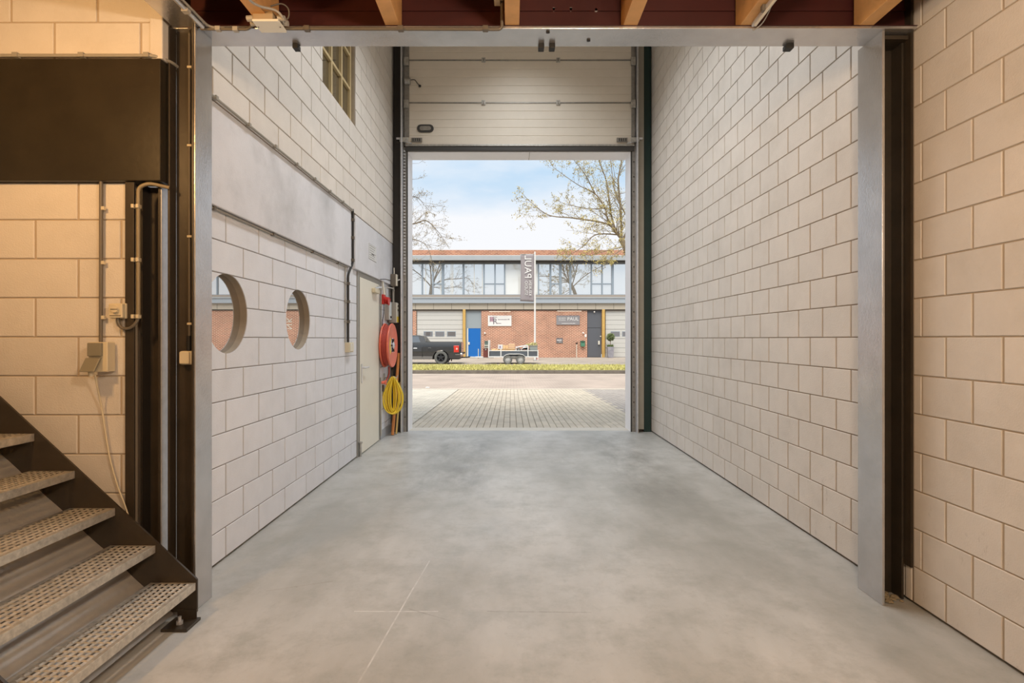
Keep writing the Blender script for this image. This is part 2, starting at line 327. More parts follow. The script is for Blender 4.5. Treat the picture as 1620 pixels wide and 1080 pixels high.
def block_wall(name, plane, sign, pos, u0, u1, z0, z1, mod, phase, k0, material, joint, openings=(), thick=.12, holes=(), limit=300, course=.2):
    """plane 'x': a wall of constant X running along Y; 'y': constant Y running along X. pos: where the block faces lie; sign: side they face."""
    d = .0055; face = pos - sign * d
    rects = [(u0, u1, z0, z1)]
    for o in openings: rects = [q for r in rects for q in clip(r, o)]
    m = MB()
    for a, b, c, e in rects:
        if plane == 'x': m.box(face, face - sign * thick, a, b, c, e)
        else: m.box(a, b, face, face - sign * thick, c, e)
    wall = m.build(name, joint, None, kind='structure', fix=False)
    for cy, cz, r in holes:
        cm = MB().tube([(face - .5, cy, cz), (face + .5, cy, cz)], r, 48); co = cm.build('cutter', None)
        cut(wall, co); bpy.data.objects.remove(co)
    if wall.data.materials: wall.data.materials.clear()
    wall.data.materials.append(joint)
    R = Matrix(((0, 0, sign), (sign, 0, 0), (0, 1, 0))) if plane == 'x' else Matrix(((-sign, 0, 0), (0, 0, sign), (0, 1, 0)))
    gu, g = .012, .007; lst = []
    k = int(math.floor(z0 / course + 1e-6))
    while k * course < z1 - 1e-6:
        off = phase + (0 if (k - k0) % 2 == 0 else mod / 2)
        j = math.floor((u0 - off) / mod)
        while off + j * mod < u1:
            r = (max(u0, off + j * mod), min(u1, off + (j + 1) * mod), max(z0, k * course), min(z1, (k + 1) * course))
            rr = [r]
            for o in openings: rr = [q for s_ in rr for q in clip(s_, o)]
            lst += [q for q in rr if q[1] - q[0] > .03 and q[3] - q[2] > .03]
            j += 1
        k += 1
    def size(q):
        u, z = (q[0] + q[1]) / 2, (q[2] + q[3]) / 2
        x, y = (pos, u) if plane == 'x' else (u, pos)
        if y < .4: return 0
        px, py = CX + F * x / y, CY - F * (z - H) / y
        return (q[1] - q[0]) / y ** 2 * (1 if -60 < px < 1680 and -60 < py < 1140 else .01)
    lst.sort(key=size, reverse=True)
    rest = MB(); rot = R.to_euler()
    for i, q in enumerate(lst):
        a, b, c, e = q[0] + gu / 2, q[1] - gu / 2, q[2] + g / 2, q[3] - g / 2
        u, z = (a + b) / 2, (c + e) / 2; loc = Vector((face, u, z)) if plane == 'x' else Vector((u, face, z))
        cutby = [h for h in holes if (max(a - h[0], 0, h[0] - b) ** 2 + max(c - h[1], 0, h[1] - e) ** 2) < h[2] ** 2]
        if i < limit or cutby:
            key = (round(b - a, 4), round(e - c, 4), material.name)
            if key not in CACHE or cutby:
                v, f = block_geo(b - a, e - c); me = bpy.data.meshes.new('block'); me.from_pydata(v, [], f); me.materials.append(material)
                if not cutby: CACHE[key] = me
            else: me = CACHE[key]
            if all(max(abs(y0 - h[0]) for y0 in (a, b)) < h[2] * .7 and max(abs(y0 - h[1]) for y0 in (c, e)) < h[2] * .7 for h in cutby) and cutby: continue
            if cutby:
                v, f = block_geo(b - a, e - c); m2 = MB().add(v, f + [(0, 3, 2, 1)]); me = m2.mesh('block', (0, 0, 0), material)
            o = put(bpy.data.objects.new('block', me), wall, loc); o.rotation_euler = rot
            for h in cutby:
                co = MB().tube([(face - .5, h[0], h[1]), (face + .5, h[0], h[1])], h[2], 48).build('cutter', None)
                bpy.context.view_layer.update(); cut(o, co); bpy.data.objects.remove(co)
                if not o.data.materials or o.data.materials[0] is None: o.data.materials.clear(); o.data.materials.append(material)
        else:
            v, f = block_geo(b - a, e - c); rest.add([tuple(R @ Vector(p) + loc) for p in v], f)
    if rest.v: rest.build('block', material, wall, kind='stuff', fix=False)
    return wall

XR, XL, XU = 2.11, -1.805, -1.765
block_wall('wall_right_bay', 'x', -1, XR, 2.79, 8.06, .012, 6.2, .2995, 3.444, 6, BLOCK, JOINT)
block_wall('wall_right', 'x', -1, XR, -.4, 2.786, .012, 3.2, .2995, 3.475 - .2995 * 3, 6, BLOCK, JOINT_F)
HOLES = [(3.386, 1.551, .254), (4.52, 1.554, .254)]
DOOR2 = (6.22, 7.30, 0, 2.19)
block_wall('wall_left_bay', 'x', 1, XL, 2.95, 8.06, .012, 2.19, .44, 3.586, 5, BLOCK_DAYLIT, JOINT_L, openings=[DOOR2], holes=HOLES)
WIN = (4.99, 6.03, 3.8, 5.2)
block_wall('wall_left_upper', 'x', 1, XU, 2.73, 8.06, 2.81, 6.2, .4455, 3.59, 14, BLOCK, JOINT, openings=[WIN])
block_wall('wall_stair', 'y', -1, 2.72, -4.9, -1.952, .012, 2.19, .44, -2.437, 5, BLOCK, JOINT_F)
block_wall('wall_stair_upper', 'y', -1, 2.70, -4.9, -1.775, 2.81, 3.25, .44, -1.882, 14, BLOCK, JOINT_F)
bx('wall_stair_corner', BLOCK, None, -1.83, XU + .001, 2.688, 2.75, 2.81, 3.25, kind='structure', bevel=.006)
# plain shells outside the picture
bx('wall_left', PLASTER, None, -5.1, -4.9, -4.1, 2.9, 0, 3.3, kind='structure')
bx('wall_back', PLASTER, None, -5.1, 2.3, -4.3, -4.1, 0, 3.3, kind='structure')
bx('wall_right_rear', BLOCK, None, XR, XR + .15, -4.1, -.4, 0, 3.3, kind='structure')
bx('wall_bay_front', PLASTER, None, -1.9, 2.26, 2.88, 2.98, 3.32, 6.3, kind='structure')
bx('wall_recess', DARKER, None, -1.96, -1.812, 2.94, 2.99, 0, 2.19, kind='structure')
bx('ceiling_bay', PLASTER, None, -1.95, 2.3, 2.88, 8.34, 6.2, 6.35, kind='structure')
m = MB()
for a, b, c, e in ((-1.95, -1.545, -.1, 6.3), (1.80, 2.3, -.1, 6.3), (-1.545, 1.80, 4.2, 6.3)): m.box(a, b, 8.06, 8.32, c, e)
BACKM = mat('back_wall_paint', (.50, .46, .41), .8, var=.05)
m.build('wall_back_bay', BACKM, None, kind='structure', fix=False)
bx('wall_outer_left', PLASTER, None, -9, -1.95, 8.1, 8.3, -.1, 6.3, kind='structure')
bx('wall_outer_right', PLASTER, None, 2.3, 9, 8.1, 8.3, -.1, 6.3, kind='structure')
bx('roof', DARKER, None, -9, 9, -4.3, 8.4, 6.36, 6.6, kind='structure')

# ceiling of the front room, with its joists
ceil = bx('ceiling', mat('ceiling_boards', (.12, .055, .03), .7), None, -5.0, 2.3, -4.1, 2.86, 3.25, 3.31, kind='structure')
for k, x in enumerate((-1.265, -.614, .007, .621, 1.2275, 1.845)):
    bx('joist', WOOD, ceil, x - .037, x + .037, -4.0, 2.815 if k != 5 else 2.80, 3.016, 3.245, bevel=.003)
# concrete bands
bx('trim_2', BAND, None, -4.9, -1.772, 2.685, 2.79, 2.19, 2.808, kind='structure', bevel=.004)
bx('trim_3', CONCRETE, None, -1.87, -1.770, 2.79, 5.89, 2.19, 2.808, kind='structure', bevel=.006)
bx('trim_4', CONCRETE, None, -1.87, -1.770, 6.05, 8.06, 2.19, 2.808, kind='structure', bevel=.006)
bx('trim_5', JOINT_L, None, -1.92, -1.82, 5.88, 6.06, 2.19, 2.82, kind='structure')
bx('baseboard_left', mat('grey_skirting', (.36, .37, .38), .5), None, XL, XL + .014, 7.31, 8.05, 0, .12, kind='structure')

# round windows (mirror-coated panes close behind the wall face)
RAWB = mat('raw_block', (.40, .34, .265), .85, var=.1, vscale=12)
MIRROR = mirror_glass('coated_glass', (.10, .085, .07), .66)
for i, (cy, cz, r) in enumerate(HOLES):
    lin = MB(); n = 48
    V = [(x, cy + rr * math.cos(2 * math.pi * k / n), cz + rr * math.sin(2 * math.pi * k / n)) for rr, x in ((r - .001, XL - .006), (r - .001, XL - .05), (r + .004, XL - .05), (r + .004, XL - .006)) for k in range(n)]
    Fc = [(a * n + k, a * n + (k + 1) % n, ((a + 1) % 4) * n + (k + 1) % n, ((a + 1) % 4) * n + k) for a in range(4) for k in range(n)]
    wn = lin.add(V, Fc).build(f'window_{i + 1}', RAWB, None, smooth=40, kind='structure')
    MB().tube([(XL - .056, cy, cz), (XL - .049, cy, cz)], r + .006, 48).build('pane', MIRROR, wn)
# tall window high in the left wall
FRAMEW = mat('ochre_window_wood', (.58, .46, .25), .45)
DIMG = mirror_glass('dim_glass', (.115, .095, .06), .30, (1, .92, .8))
w3 = thing('window_3', None, None, (XU, 5.5, 3.8)); w3['kind'] = 'structure'; del_keys = None
y0, y1, z0, z1 = WIN
m = MB()
xf = XU - .07
m.box(xf - .03, XU - .012, y0 - .005, y0 + .012, z0, z1).box(xf - .03, XU - .012, y1 - .012, y1 + .005, z0, z1).box(xf - .03, XU - .012, y0, y1, z1 - .01, z1)
m.build('reveal', RAWB, w3)
bx('window_sill', BLOCK, w3, xf - .03, XU - .004, y0, y1, z0 - .004, z0 + .006)
for yy in (5.06, 5.38, 5.70, 6.003): bx('muntin', FRAMEW, w3, xf - .02, xf + .025, yy - .018, yy + .018, z0, z1, bevel=.004)
for zz in (3.83, 4.21, 4.59, 4.97): bx('muntin', FRAMEW, w3, xf - .018, xf + .022, y0, y1, zz - .016, zz + .016, bevel=.004)
bx('pane', DIMG, w3, xf - .012, xf - .006, y0, y1, z0, z1)

# ------------------------------------------------------------------ steel portal
pl = thing('steel_column', 'grey and dark brown steel column standing by the bottom of the stairs', 'column', (-1.68, 2.79, 0))
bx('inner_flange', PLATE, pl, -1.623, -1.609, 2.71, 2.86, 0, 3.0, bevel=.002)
bx('web', DARK, pl, -1.756, -1.623, 2.79, 2.80, 0, 3.0)
bx('outer_flange', DARK, pl, -1.768, -1.756, 2.735, 2.789, 0, 3.0, bevel=.002)
bx('edge_trim', DARK, pl, -1.626, -1.617, 2.706, 2.711, 0, 3.0)
pr = thing('steel_column', 'grey steel column with dark brown back standing against the plain right block wall', 'column', (2.03, 2.86, 0))
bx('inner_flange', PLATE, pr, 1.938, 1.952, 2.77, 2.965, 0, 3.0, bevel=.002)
bx('web', DARK, pr, 1.952, 2.098, 2.914, 2.924, 0, 3.0)
bx('outer_flange', DARK, pr, 2.088, 2.100, 2.835, 2.965, 0, 3.0, bevel=.002)
bx('wall_strip', DARK, pr, 2.1005, 2.112, 2.788, 2.855, .19, 3.2)
cap = MB().box(1.952, 2.098, 2.80, 2.914, 2.97, 2.99).build('stiffener', DARK, pr)
GROUT = mat('crumbled_grout', (.30, .24, .15), .95, var=.4, vscale=30, bump=.8, bscale=50)
gm = MB(); rg = random.Random(3)
for k in range(16):
    x, y = rg.uniform(1.96, 2.085), rg.uniform(2.80, 2.91); s = rg.uniform(.006, .016)
    gm.lathe([(0, 0), (s * 1.6, s * .3), (s, s), (0, s * 1.2)], (x, y, 0), 'z', 6)
gm.build('grout', GROUT, pr, kind='stuff', origin=(2.02, 2.85, 0))
pc = thing('steel_channel', 'dark steel channel column with a bright galvanised side under the dark band', 'column', (-1.87, 2.8, 0))
bx('inner_flange', GALVB, pc, -1.808, -1.798, 2.735, 2.93, 0, 2.188)  # side given a brighter metal to carry daylight from the gap
bx('edge_trim', DARK, pc, -1.812, -1.803, 2.730, 2.735, 0, 2.188)
bx('web', DARK, pc, -1.90, -1.808, 2.80, 2.81, 0, 2.188)
bx('outer_flange', DARKER, pc, -1.91, -1.90, 2.74, 2.88, 0, 2.188)
bx('face_plate', DARK, pc, -1.962, -1.916, 2.70, 2.712, 0, 2.188, bevel=.002)
hb = thing('steel_beam', 'dark red steel beam with grey underside spanning the opening over the two columns', 'beam', (.16, 2.84, 3.0))
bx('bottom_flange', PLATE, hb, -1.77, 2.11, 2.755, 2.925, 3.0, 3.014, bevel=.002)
wb = MB().box(-1.77, 2.11, 2.832, 2.842, 3.014, 3.245).build('web', RED, hb)
bx('flange_lip', RED, hb, -1.77, 2.11, 2.752, 2.83, 3.0145, 3.0165)
bx('weld_rib', RED, hb, -1.77, 2.11, 2.824, 2.833, 3.135, 3.15)
for px, py in ((876, 15), (903, 15), (943, 16)):  # bright discs stand in for light through holes in the web
    p = W(px, py, 2.83); MB().lathe([(0, 0), (.011, 0), (.011, -.004), (.007, -.008), (0, -.008)], (p.x, 2.832, p.z), 'y', 10).build('bolt_head', GALVB, hb)
for px, py, yy in ((867, 50, 2.77), (931, 63, 2.86)):  # dark discs stand in for bolt holes in the flange
    p = W(px, py, yy); MB().lathe([(0, 0), (.010, 0), (.010, -.006), (0, -.008)], (p.x, (3.0 - H) * F / (CY - py), 3.0), 'z', 10).build('bolt_head', DARKER, hb)
for px, w_ in ((470, .03), (856, .032), (873, .032), (1246, .042)):
    p = W(px, 72, 2.92); bx('rubber_stop', BLACK, hb, p.x - w_ / 2, p.x + w_ / 2, 2.89, 2.935, 2.975, 3.0, bevel=.003)
sb = thing('steel_beam', 'grey side beam running from the opening over the stair', 'beam', (-1.66, .5, 3.0))
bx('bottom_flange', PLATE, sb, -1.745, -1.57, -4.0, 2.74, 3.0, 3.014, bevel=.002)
bx('web', DARK, sb, -1.662, -1.652, -4.0, 2.74, 3.014, 3.248)
# ------------------------------------------------------------------ overhead door and its frame
PANEL = mat('door_panel_beige', (.74, .68, .585), .5, var=.03, vscale=6, bump=.35, bscale=160)
JAMB = mat('pale_door_jamb', (.84, .835, .86), .45, var=.03)
SEAL = mat('dark_seal', (.05, .048, .045), .6)
TRACK = mat('door_track', (.30, .285, .26), .45, metal=.5, var=.25, vscale=18)
ANGLE = mat('door_angle', (.36, .335, .28), .5, metal=.2, var=.1)
GREEN = mat('dark_green_steel', (.012, .035, .03), .4)
d1 = thing('door_1', None, None, (.13, 7.95, 0)); d1['kind'] = 'structure'
zs = [4.295, 4.915, 5.55, 6.17]
for a, b in zip(zs, zs[1:]):
    q = [(7.972, a + .004)]; n = 5; st = (b - a - .008) / n; z = a + .004
    front = [(7.932, a + .004)]
    for i in range(1, n):
        zz = a + .004 + i * st; front += [(7.930, zz - .006), (7.9345, zz - .002), (7.9345, zz + .002), (7.930, zz + .006)]
    front += [(7.932, b - .004)]
    sec = MB().prism([(7.972, a + .004)] + front + [(7.972, b - .004)], 'x', -1.575, 1.845).build('panel', PANEL, d1)
    if b < 6.1:
        bx('joint_strip', TRACK, d1, -1.57, 1.84, 7.925, 7.932, b - .009, b + .009)
        for px in (765, 883):
            x = (px - CX) * 7.93 / F; h = bx('hinge', GALV, d1, x - .028, x + .028, 7.915, 7.93, b - .035, b + .035, bevel=.003)
            bx('hinge_pin', TRACK, h, x - .012, x + .012, 7.905, 7.916, b - .02, b + .02)
        for x in (-1.555, 1.825): bx('roller_bracket', GALV, d1, x - .035, x + .035, 7.885, 7.92, b - .09, b + .03, bevel=.004)
for x0, x1 in ((-1.585, -1.515), (1.80, 1.85)): bx('end_stile', TRACK, d1, x0, x1, 7.918, 7.931, 4.40, 6.15, bevel=.002)
bx('bottom_rail', GALV, d1, -1.575, 1.845, 7.92, 7.975, 4.268, 4.295, bevel=.002)
bx('bottom_seal', SEAL, d1, -1.575, 1.845, 7.93, 7.975, 4.20, 4.27, bevel=.006)
for s, x in ((1, -1.59), (-1, 1.85)):
    br = bx('corner_bracket', GALV, d1, x - .06, x + .06, 7.88, 7.93, 4.315, 4.385, bevel=.004)
    MB().tube([(x - .11 * s, 7.90, 4.37), (x + .02 * s, 7.90, 4.37)], .018, 10).build('roller', GALVB, br)
    sp = bx('cable_safety', TRACK, d1, x + .11 * s, x + .27 * s, 7.905, 7.93, 4.325, 4.385, bevel=.003)
    for k in range(4): bx('spring_coil', SEAL, sp, x + (.13 + .032 * k) * s, x + (.145 + .032 * k) * s, 7.898, 7.906, 4.335, 4.375)
    MB().tube([(x + .02 * s, 7.90, 4.32), (x + .12 * s, 7.90, 4.30)], .008, 6).build('lever', GALVB, br)
# oval pull handle in the lowest section
c = W(673, 203.5, 7.93)
def oval(wd, ht, n=8):
    r = ht / 2; P = []
    for k in range(n + 1): t = -math.pi / 2 + math.pi * k / n; P.append((wd / 2 - r + r * math.cos(t), r * math.sin(t)))
    for k in range(n + 1): t = math.pi / 2 + math.pi * k / n; P.append((-wd / 2 + r + r * math.cos(t), r * math.sin(t)))
    return P
m = MB().prism([(c.x + x, c.z + z) for x, z in oval(.25, .12)], 'y', 7.915, 7.931); hd = m.build('pull_handle', SEAL, d1, bevel=.004)
MB().prism([(c.x + x, c.z + z) for x, z in oval(.17, .065)], 'y', 7.908, 7.916).build('grip', TRACK, hd)
c = W(645, 130, 7.93); lk = MB().tube([(c.x - .035, 7.90, c.z), (c.x + .045, 7.90, c.z)], .05, 14).build('latch_drum', GALV, d1, smooth=40)
MB().tube(smooth_path([(c.x + .05, 7.90, c.z + .02), (c.x + .11, 7.90, c.z + .02), (c.x + .15, 7.90, c.z - .03), (c.x + .18, 7.90, c.z - .06)]), .006, 6).build('latch_cord', SEAL, lk)
MB().lathe([(0, -.02), (.018, -.012), (.02, .01), (0, .02)], (c.x + .185, 7.90, c.z - .07), 'z', 8).build('cord_knob', BLACK, lk, smooth=60)
# jambs, seals, tracks
bx('jamb', JAMB, d1, -1.56, -1.543, 7.975, 8.335, -.01, 4.2); bx('jamb', JAMB, d1, 1.798, 1.815, 7.975, 8.335, -.01, 4.2)
bx('lintel', JAMB, d1, -1.56, 1.815, 7.978, 8.335, 4.195, 4.215)
for k in range(1):
    bx('lintel_joint', TRACK, d1, .28, .288, 7.98, 8.33, 4.1935, 4.196)
bx('side_seal', SEAL, d1, -1.562, -1.545, 7.955, 7.976, 0, 4.2); bx('side_seal', SEAL, d1, 1.80, 1.818, 7.955, 7.976, 0, 4.2)
for s, e, lip0, lip1, a1 in ((-1, -1.562, -1.608, -1.63, -1.66), (1, 1.818, 1.868, 1.888, 1.985)):
    x0 = e; x1 = lip0
    tr = bx('track', TRACK, d1, x0, x1, 7.955, 7.968, 0, 6.16)
    bx('track_lip', GALVB, d1, lip0, lip1, 7.85, 7.968, 0, 6.16, bevel=.003)
    bx('angle_plate', ANGLE if s > 0 else DARKER, d1, lip1, a1, 7.915, 7.925, .045 if s > 0 else 0, 6.16)
    for k in range(26):
        z = .22 + k * .225
        MB().lathe([(0, -.012), (.008, -.010), (.011, 0)], ((x0 + x1) / 2, 7.955, z), 'y', 6).build('track_bolt', SEAL, tr)
gc = thing('steel_post', 'narrow dark green steel post in the right corner beside the overhead door', 'post', (2.04, 8.0, 0))
bx('flange', GREEN, gc, 1.99, 2.10, 7.945, 7.957, 0, 6.18); bx('web', GREEN, gc, 2.04, 2.05, 7.957, 8.05, 0, 6.18)
gl = thing('steel_post', 'narrow black steel post in the left corner beside the overhead door', 'post', (-1.7, 8.0, 0))
bx('flange', DARKER, gl, -1.755, -1.662, 7.935, 7.948, 0, 6.18); bx('web', DARKER, gl, -1.71, -1.70, 7.948, 8.05, 0, 6.18)
dr = MB()
for k in range(40):                                   # toothed side strip of the lift cable beside the left track
    z = 2.35 + k * .047; dr.box(-1.60, -1.575, 7.93, 7.954, z, z + .024)
dr.build('perforated_strip', GALVB, d1)

# ------------------------------------------------------------------ side door
CREAMD = mat('cream_door', (.78, .74, .63), .42, var=.03)
FRAMED = mat('door_frame_grey', (.30, .29, .26), .45)
d2 = thing('door_2', None, None, (XL, 6.76, 0)); d2['kind'] = 'structure'
for a, b in ((6.225, 6.30), (7.235, 7.30)): bx('frame', FRAMED, d2, -1.87, -1.797, a, b, 0, 2.188, bevel=.003)
bx('frame', FRAMED, d2, -1.87, -1.797, 6.30, 7.235, 2.135, 2.188, bevel=.003)
leaf = bx('door_leaf', CREAMD, d2, -1.84, -1.796, 6.304, 7.232, .012, 2.131, bevel=.003)
hp = bx('handle_plate', GALVB, leaf, -1.796, -1.789, 6.375, 6.415, .86, 1.09, bevel=.003)
MB().tube(bent([(-1.79, 6.395, 1.045), (-1.745, 6.395, 1.045), (-1.745, 6.53, 1.045)], .02), .010, 8).build('door_handle', GALVB, d2, smooth=50)
clo = bx('door_closer', CREAM, d2, -1.796, -1.745, 6.86, 7.10, 1.99, 2.05, bevel=.008)
MB().tube([(-1.765, 6.92, 2.055), (-1.72, 7.05, 2.075), (-1.79, 7.16, 2.10)], .009, 6).build('closer_arm', GALVB, clo)
MB().tube([(-1.775, 6.275, 0), (-1.775, 6.275, .16)], .014, 10).lathe([(.014, .15), (.024, .16), (.024, .175), (0, .18)], (-1.775, 6.275, 0), 'z', 10).build('door_bolt', GALV, d2)
bx('hinge_side_edge', FRAMED, d2, -1.797, -1.792, 6.296, 6.306, .012, 2.131)

# ------------------------------------------------------------------ staircase
TREADM = mat('galvanised_tread', (.60, .56, .49), .40, metal=.55, var=.30, vscale=38, bump=.3, bscale=70, tint=(.20, .18, .15), tscale=9, tamt=.35)
SOFFIT = mat('galvanised_sheet', (.46, .44, .41), .42, metal=.3, var=.15, vscale=5, bump=.1, bscale=20, tint=(.28, .27, .25), tscale=3, tamt=.3)
st = thing('staircase', 'open steel staircase with perforated galvanised treads climbing along the left wall', 'staircase', (-1.6, 2.15, 0))
YN, YF = 1.72, 2.615
def tread(x1, zt):
    dpt, ny, nx = .222, 29, 6; x0 = x1 - dpt
    m = MB(); m0 = .02; cw = (dpt - 2 * m0) / nx; cl = (YF - YN - .03) / ny
    xs = [x0] + [x0 + m0 + i * cw for i in range(nx + 1)] + [x1]; ys = [YN] + [YN + .015 + j * cl for j in range(ny + 1)] + [YF]
    idx = {}
    def P(x, y, z):
        k = (round(x, 5), round(y, 5), round(z, 5))
        if k not in idx: idx[k] = len(m.v); m.v.append((x, y, z))
        return idx[k]
    for i in range(len(xs) - 1):
        for j in range(len(ys) - 1):
            a, b, c_, d_ = xs[i], xs[i + 1], ys[j], ys[j + 1]
            if 1 <= i <= nx and 1 <= j <= ny and (i + j) % 2 == 0 or (1 <= i <= nx and 1 <= j <= ny):
                mx_, my = (a + b) / 2, (c_ + d_) / 2; hx, hy = cw * .17, cl * .30
                O = [P(a, c_, zt), P(b, c_, zt), P(b, d_, zt), P(a, d_, zt)]
                zr = zt + .0035
                I = [P(mx_ - hx, my - hy, zr), P(mx_ + hx, my - hy, zr), P(mx_ + hx, my + hy, zr), P(mx_ - hx, my + hy, zr)]
                for k in range(4): m.f.append((O[k], O[(k + 1) % 4], I[(k + 1) % 4], I[k]))
            else: m.f.append((P(a, c_, zt), P(b, c_, zt), P(b, d_, zt), P(a, d_, zt)))
    o = m.build('tread', TREADM, st, fix=False)
    n = MB().box(x1 - .003, x1 + .001, YN, YF, zt - .036, zt + .001).box(x1 - .03, x1 - .003, YN, YF, zt - .038, zt - .034)
    n.box(x0 - .001, x0 + .003, YN, YF, zt - .036, zt).build('nosing', TREADM, o, bevel=.0015)
    bx('tread_bracket', DARK, o, x0 + .012, x1 - .012, YF - .004, YF + .001, zt - .06, zt - .002)
RISE, GO = .1835, .1985
NT = 15
for k in range(NT): tread(-1.552 - GO * k, .19 + RISE * k)
sl = RISE / GO
xe = -1.552 - GO * (NT - 1) - .3
for y0_, y1_ in ((YF + .001, YF + .011), (YN - .012, YN - .002)):
    P = [(-1.546, .045), (-1.546, .205), (xe, .205 + sl * (-1.546 - xe)), (xe, -.07 + sl * (-1.546 - xe)), (-1.546 - .13, .045)]
    MB().prism(P, 'y', y0_, y1_).build('stringer', DARK, st)
    ft = bx('foot_plate', DARK, st, -1.66, -1.535, (y0_ - .10), (y1_ + .005), 0, .014, bevel=.002)
    ft2 = bx('foot_angle', DARK, ft, -1.64, -1.546, y0_ - .004, y0_, .014, .06)
    MB().tube([(-1.60, y0_ - .05, .014), (-1.60, y0_ - .05, .05)], .008, 8).lathe([(.016, .014), (.016, .028), (0, .028)], (-1.60, y0_ - .05, 0), 'z', 6).build('anchor_bolt', GALVB, ft)
# folded sheet closing the underside of the flight
sm = MB(); steps = 60; A, B = -1.66, xe + .1; pts = []
for k in range(steps + 1):
    x = A + (B - A) * k / steps; z = .167 + sl * (-1.80 - x); wv = .0018 * math.sin(k * 1.25)
    pts.append((x + wv, z + wv))
V = [(x, y, z) for y in (YN, YF - .001) for x, z in pts]; n = steps + 1
sm.add(V, [(k, k + 1, n + k + 1, n + k) for k in range(steps)]).build('soffit_sheet', SOFFIT, st, smooth=60, fix=False)

# ------------------------------------------------------------------ fittings on the stair wall
def clips(root, pts, r, axis_n, mtl, wdt=.012):
    for p in pts: bx('clip', mtl, root, p[0] - .014, p[0] + .014, p[1] - .008, p[1] + .006, p[2] - wdt / 2, p[2] + wdt / 2, bevel=.002)
def pipe(name, label, cat, pts, r, m, clip=(), cm=None, n=8, bend=.04, group=None):
    pts = bent(pts, bend); t = thing(name, label, cat, pts[0], group)
    MB().tube(pts, r, n).build('tube', m, t, smooth=50)
    for p in clip:
        p = Vector(p); MB().box(p.x - r - .005, p.x + r + .005, p.y - r - .004, p.y + r + .004, p.z - r - .003, p.z + r + .003).build('clip', cm or PALE, t)
    return t
Yc = 2.700
a, b = W(160, 292, Yc), W(159.5, 541, Yc)
t = pipe('conduit', 'brown vertical conduit running from the dark band down to the double socket', 'conduit', [(a.x, Yc, 2.19), (b.x, Yc, b.z)], .0085, CONDUIT)
for py in (329.5, 415.5, 502): p = W(163, py, Yc); bx('clip', CREAM, t, p.x - .006, p.x + .010, Yc - .008, Yc + .008, p.z - .009, p.z + .009, bevel=.002)
sk = thing('double_socket', 'grey two-gang wall socket with hinged covers and a white plug lead', 'socket', W(155, 564, 2.69))
p, q = W(141, 541, 2.66), W(170, 588, 2.66)
bx('box', CREAM, sk, p.x, q.x + .004, 2.655, 2.708, q.z, p.z, bevel=.004)
FLAP = mat('olive_grey_plastic', (.24, .22, .165), .45)
zm = (p.z + q.z) / 2
bx('cover', FLAP, sk, p.x + .004, q.x - .018, 2.640, 2.656, zm + .004, p.z - .003, bevel=.004)
fl = MB().prism([(2.656, zm - .004), (2.640, zm - .004), (2.600, q.z + .004), (2.612, q.z + .002)], 'x', p.x - .004, q.x - .022).build('cover', FLAP, sk, bevel=.003)
MB().tube([(p.x + .03, 2.635, q.z + .02), (p.x + .03, 2.635, q.z - .022)], [.017, .010], 10).build('plug', CREAM, sk, smooth=50)
cb = thing('power_lead', 'thin cream lead hanging from the socket and dropping behind the stair', 'cable', W(150, 592, 2.63))
lead = [W(150, 592, 2.635), W(154, 612, 2.66), W(160, 640, 2.69), W(167, 685, 2.70), W(174, 725, 2.70), W(186, 768, 2.70), W(198, 800, 2.70), W(206, 826, 2.70), W(211, 848, 2.70), W(213, 905, 2.70)]
MB().tube(smooth_path(lead, 6), .0042, 7).build('lead', CREAM, cb, smooth=60)
th = thing('dimmer_switch', 'cream square wall dimmer with a round knob', 'switch', W(183, 491, 2.70))
p, q = W(170.5, 480, 2.665), W(192.5, 502.5, 2.665)
bx('housing', CREAM, th, p.x, q.x, 2.668, 2.708, q.z, p.z, bevel=.004)
bx('back_plate', CREAM, th, p.x - .003, q.x + .003, 2.690, 2.708, q.z - .003, p.z + .003, bevel=.003)
k_ = W(181.5, 489, 2.66); MB().lathe([(0, -.014), (.017, -.013), (.019, 0)], (k_.x, 2.668, k_.z), 'y', 24).build('knob', CREAM, th, smooth=30)
bx('knob_slot', CONDUIT, th, k_.x - .017, k_.x + .017, 2.6525, 2.655, k_.z - .0015, k_.z + .0015)
bx('marking_strip', CONDUIT, th, p.x + .008, q.x - .008, 2.6665, 2.669, q.z + .009, q.z + .013)
c2 = thing('conduit', 'brown conduit looping from the dimmer up beside the steel channel', 'conduit', W(188, 503, 2.69))
low = [W(187, 502, 2.69), W(187.5, 511, 2.69), W(193, 518.5, 2.69), W(203, 519.5, 2.69), W(212, 514, 2.69), W(218, 505, 2.69), W(219, 497, 2.69)]
MB().tube(smooth_path(low, 5), .008, 8).build('flexible_end', CONDUIT, c2, smooth=50)
up = bent([W(219, 499, 2.69), W(219, 296, 2.69), W(236, 289.5, 2.70), W(268, 297, 2.73)], .05)
MB().tube(up, .0095, 8).build('tube', mat('tan_conduit', (.26, .21, .13), .5), c2, smooth=50)
for py in (326.5, 411, 500.5):
    for px in (212, 219.5): p = W(px, py, 2.69); bx('clip', CREAM, c2, p.x - .007, p.x + .007, 2.675, 2.70, p.z - .010, p.z + .010, bevel=.002)
jb = thing('junction_box', 'small cream junction box on the dark web of the left column', 'box', W(292, 566, 2.78))
p, q = W(282, 555, 2.75), W(303, 577, 2.75)
bx('housing', CREAM, jb, p.x, q.x, 2.752, 2.79, q.z, p.z, bevel=.010); bx('lid', CREAM, jb, p.x + .006, q.x - .010, 2.747, 2.753, q.z + .006, p.z - .006, bevel=.006)
MB().tube([W(299, 556, 2.775), W(299, 531, 2.775)], .012, 8).build('gland', BLACK, jb)
xx = W(300.5, 200, 2.778).x
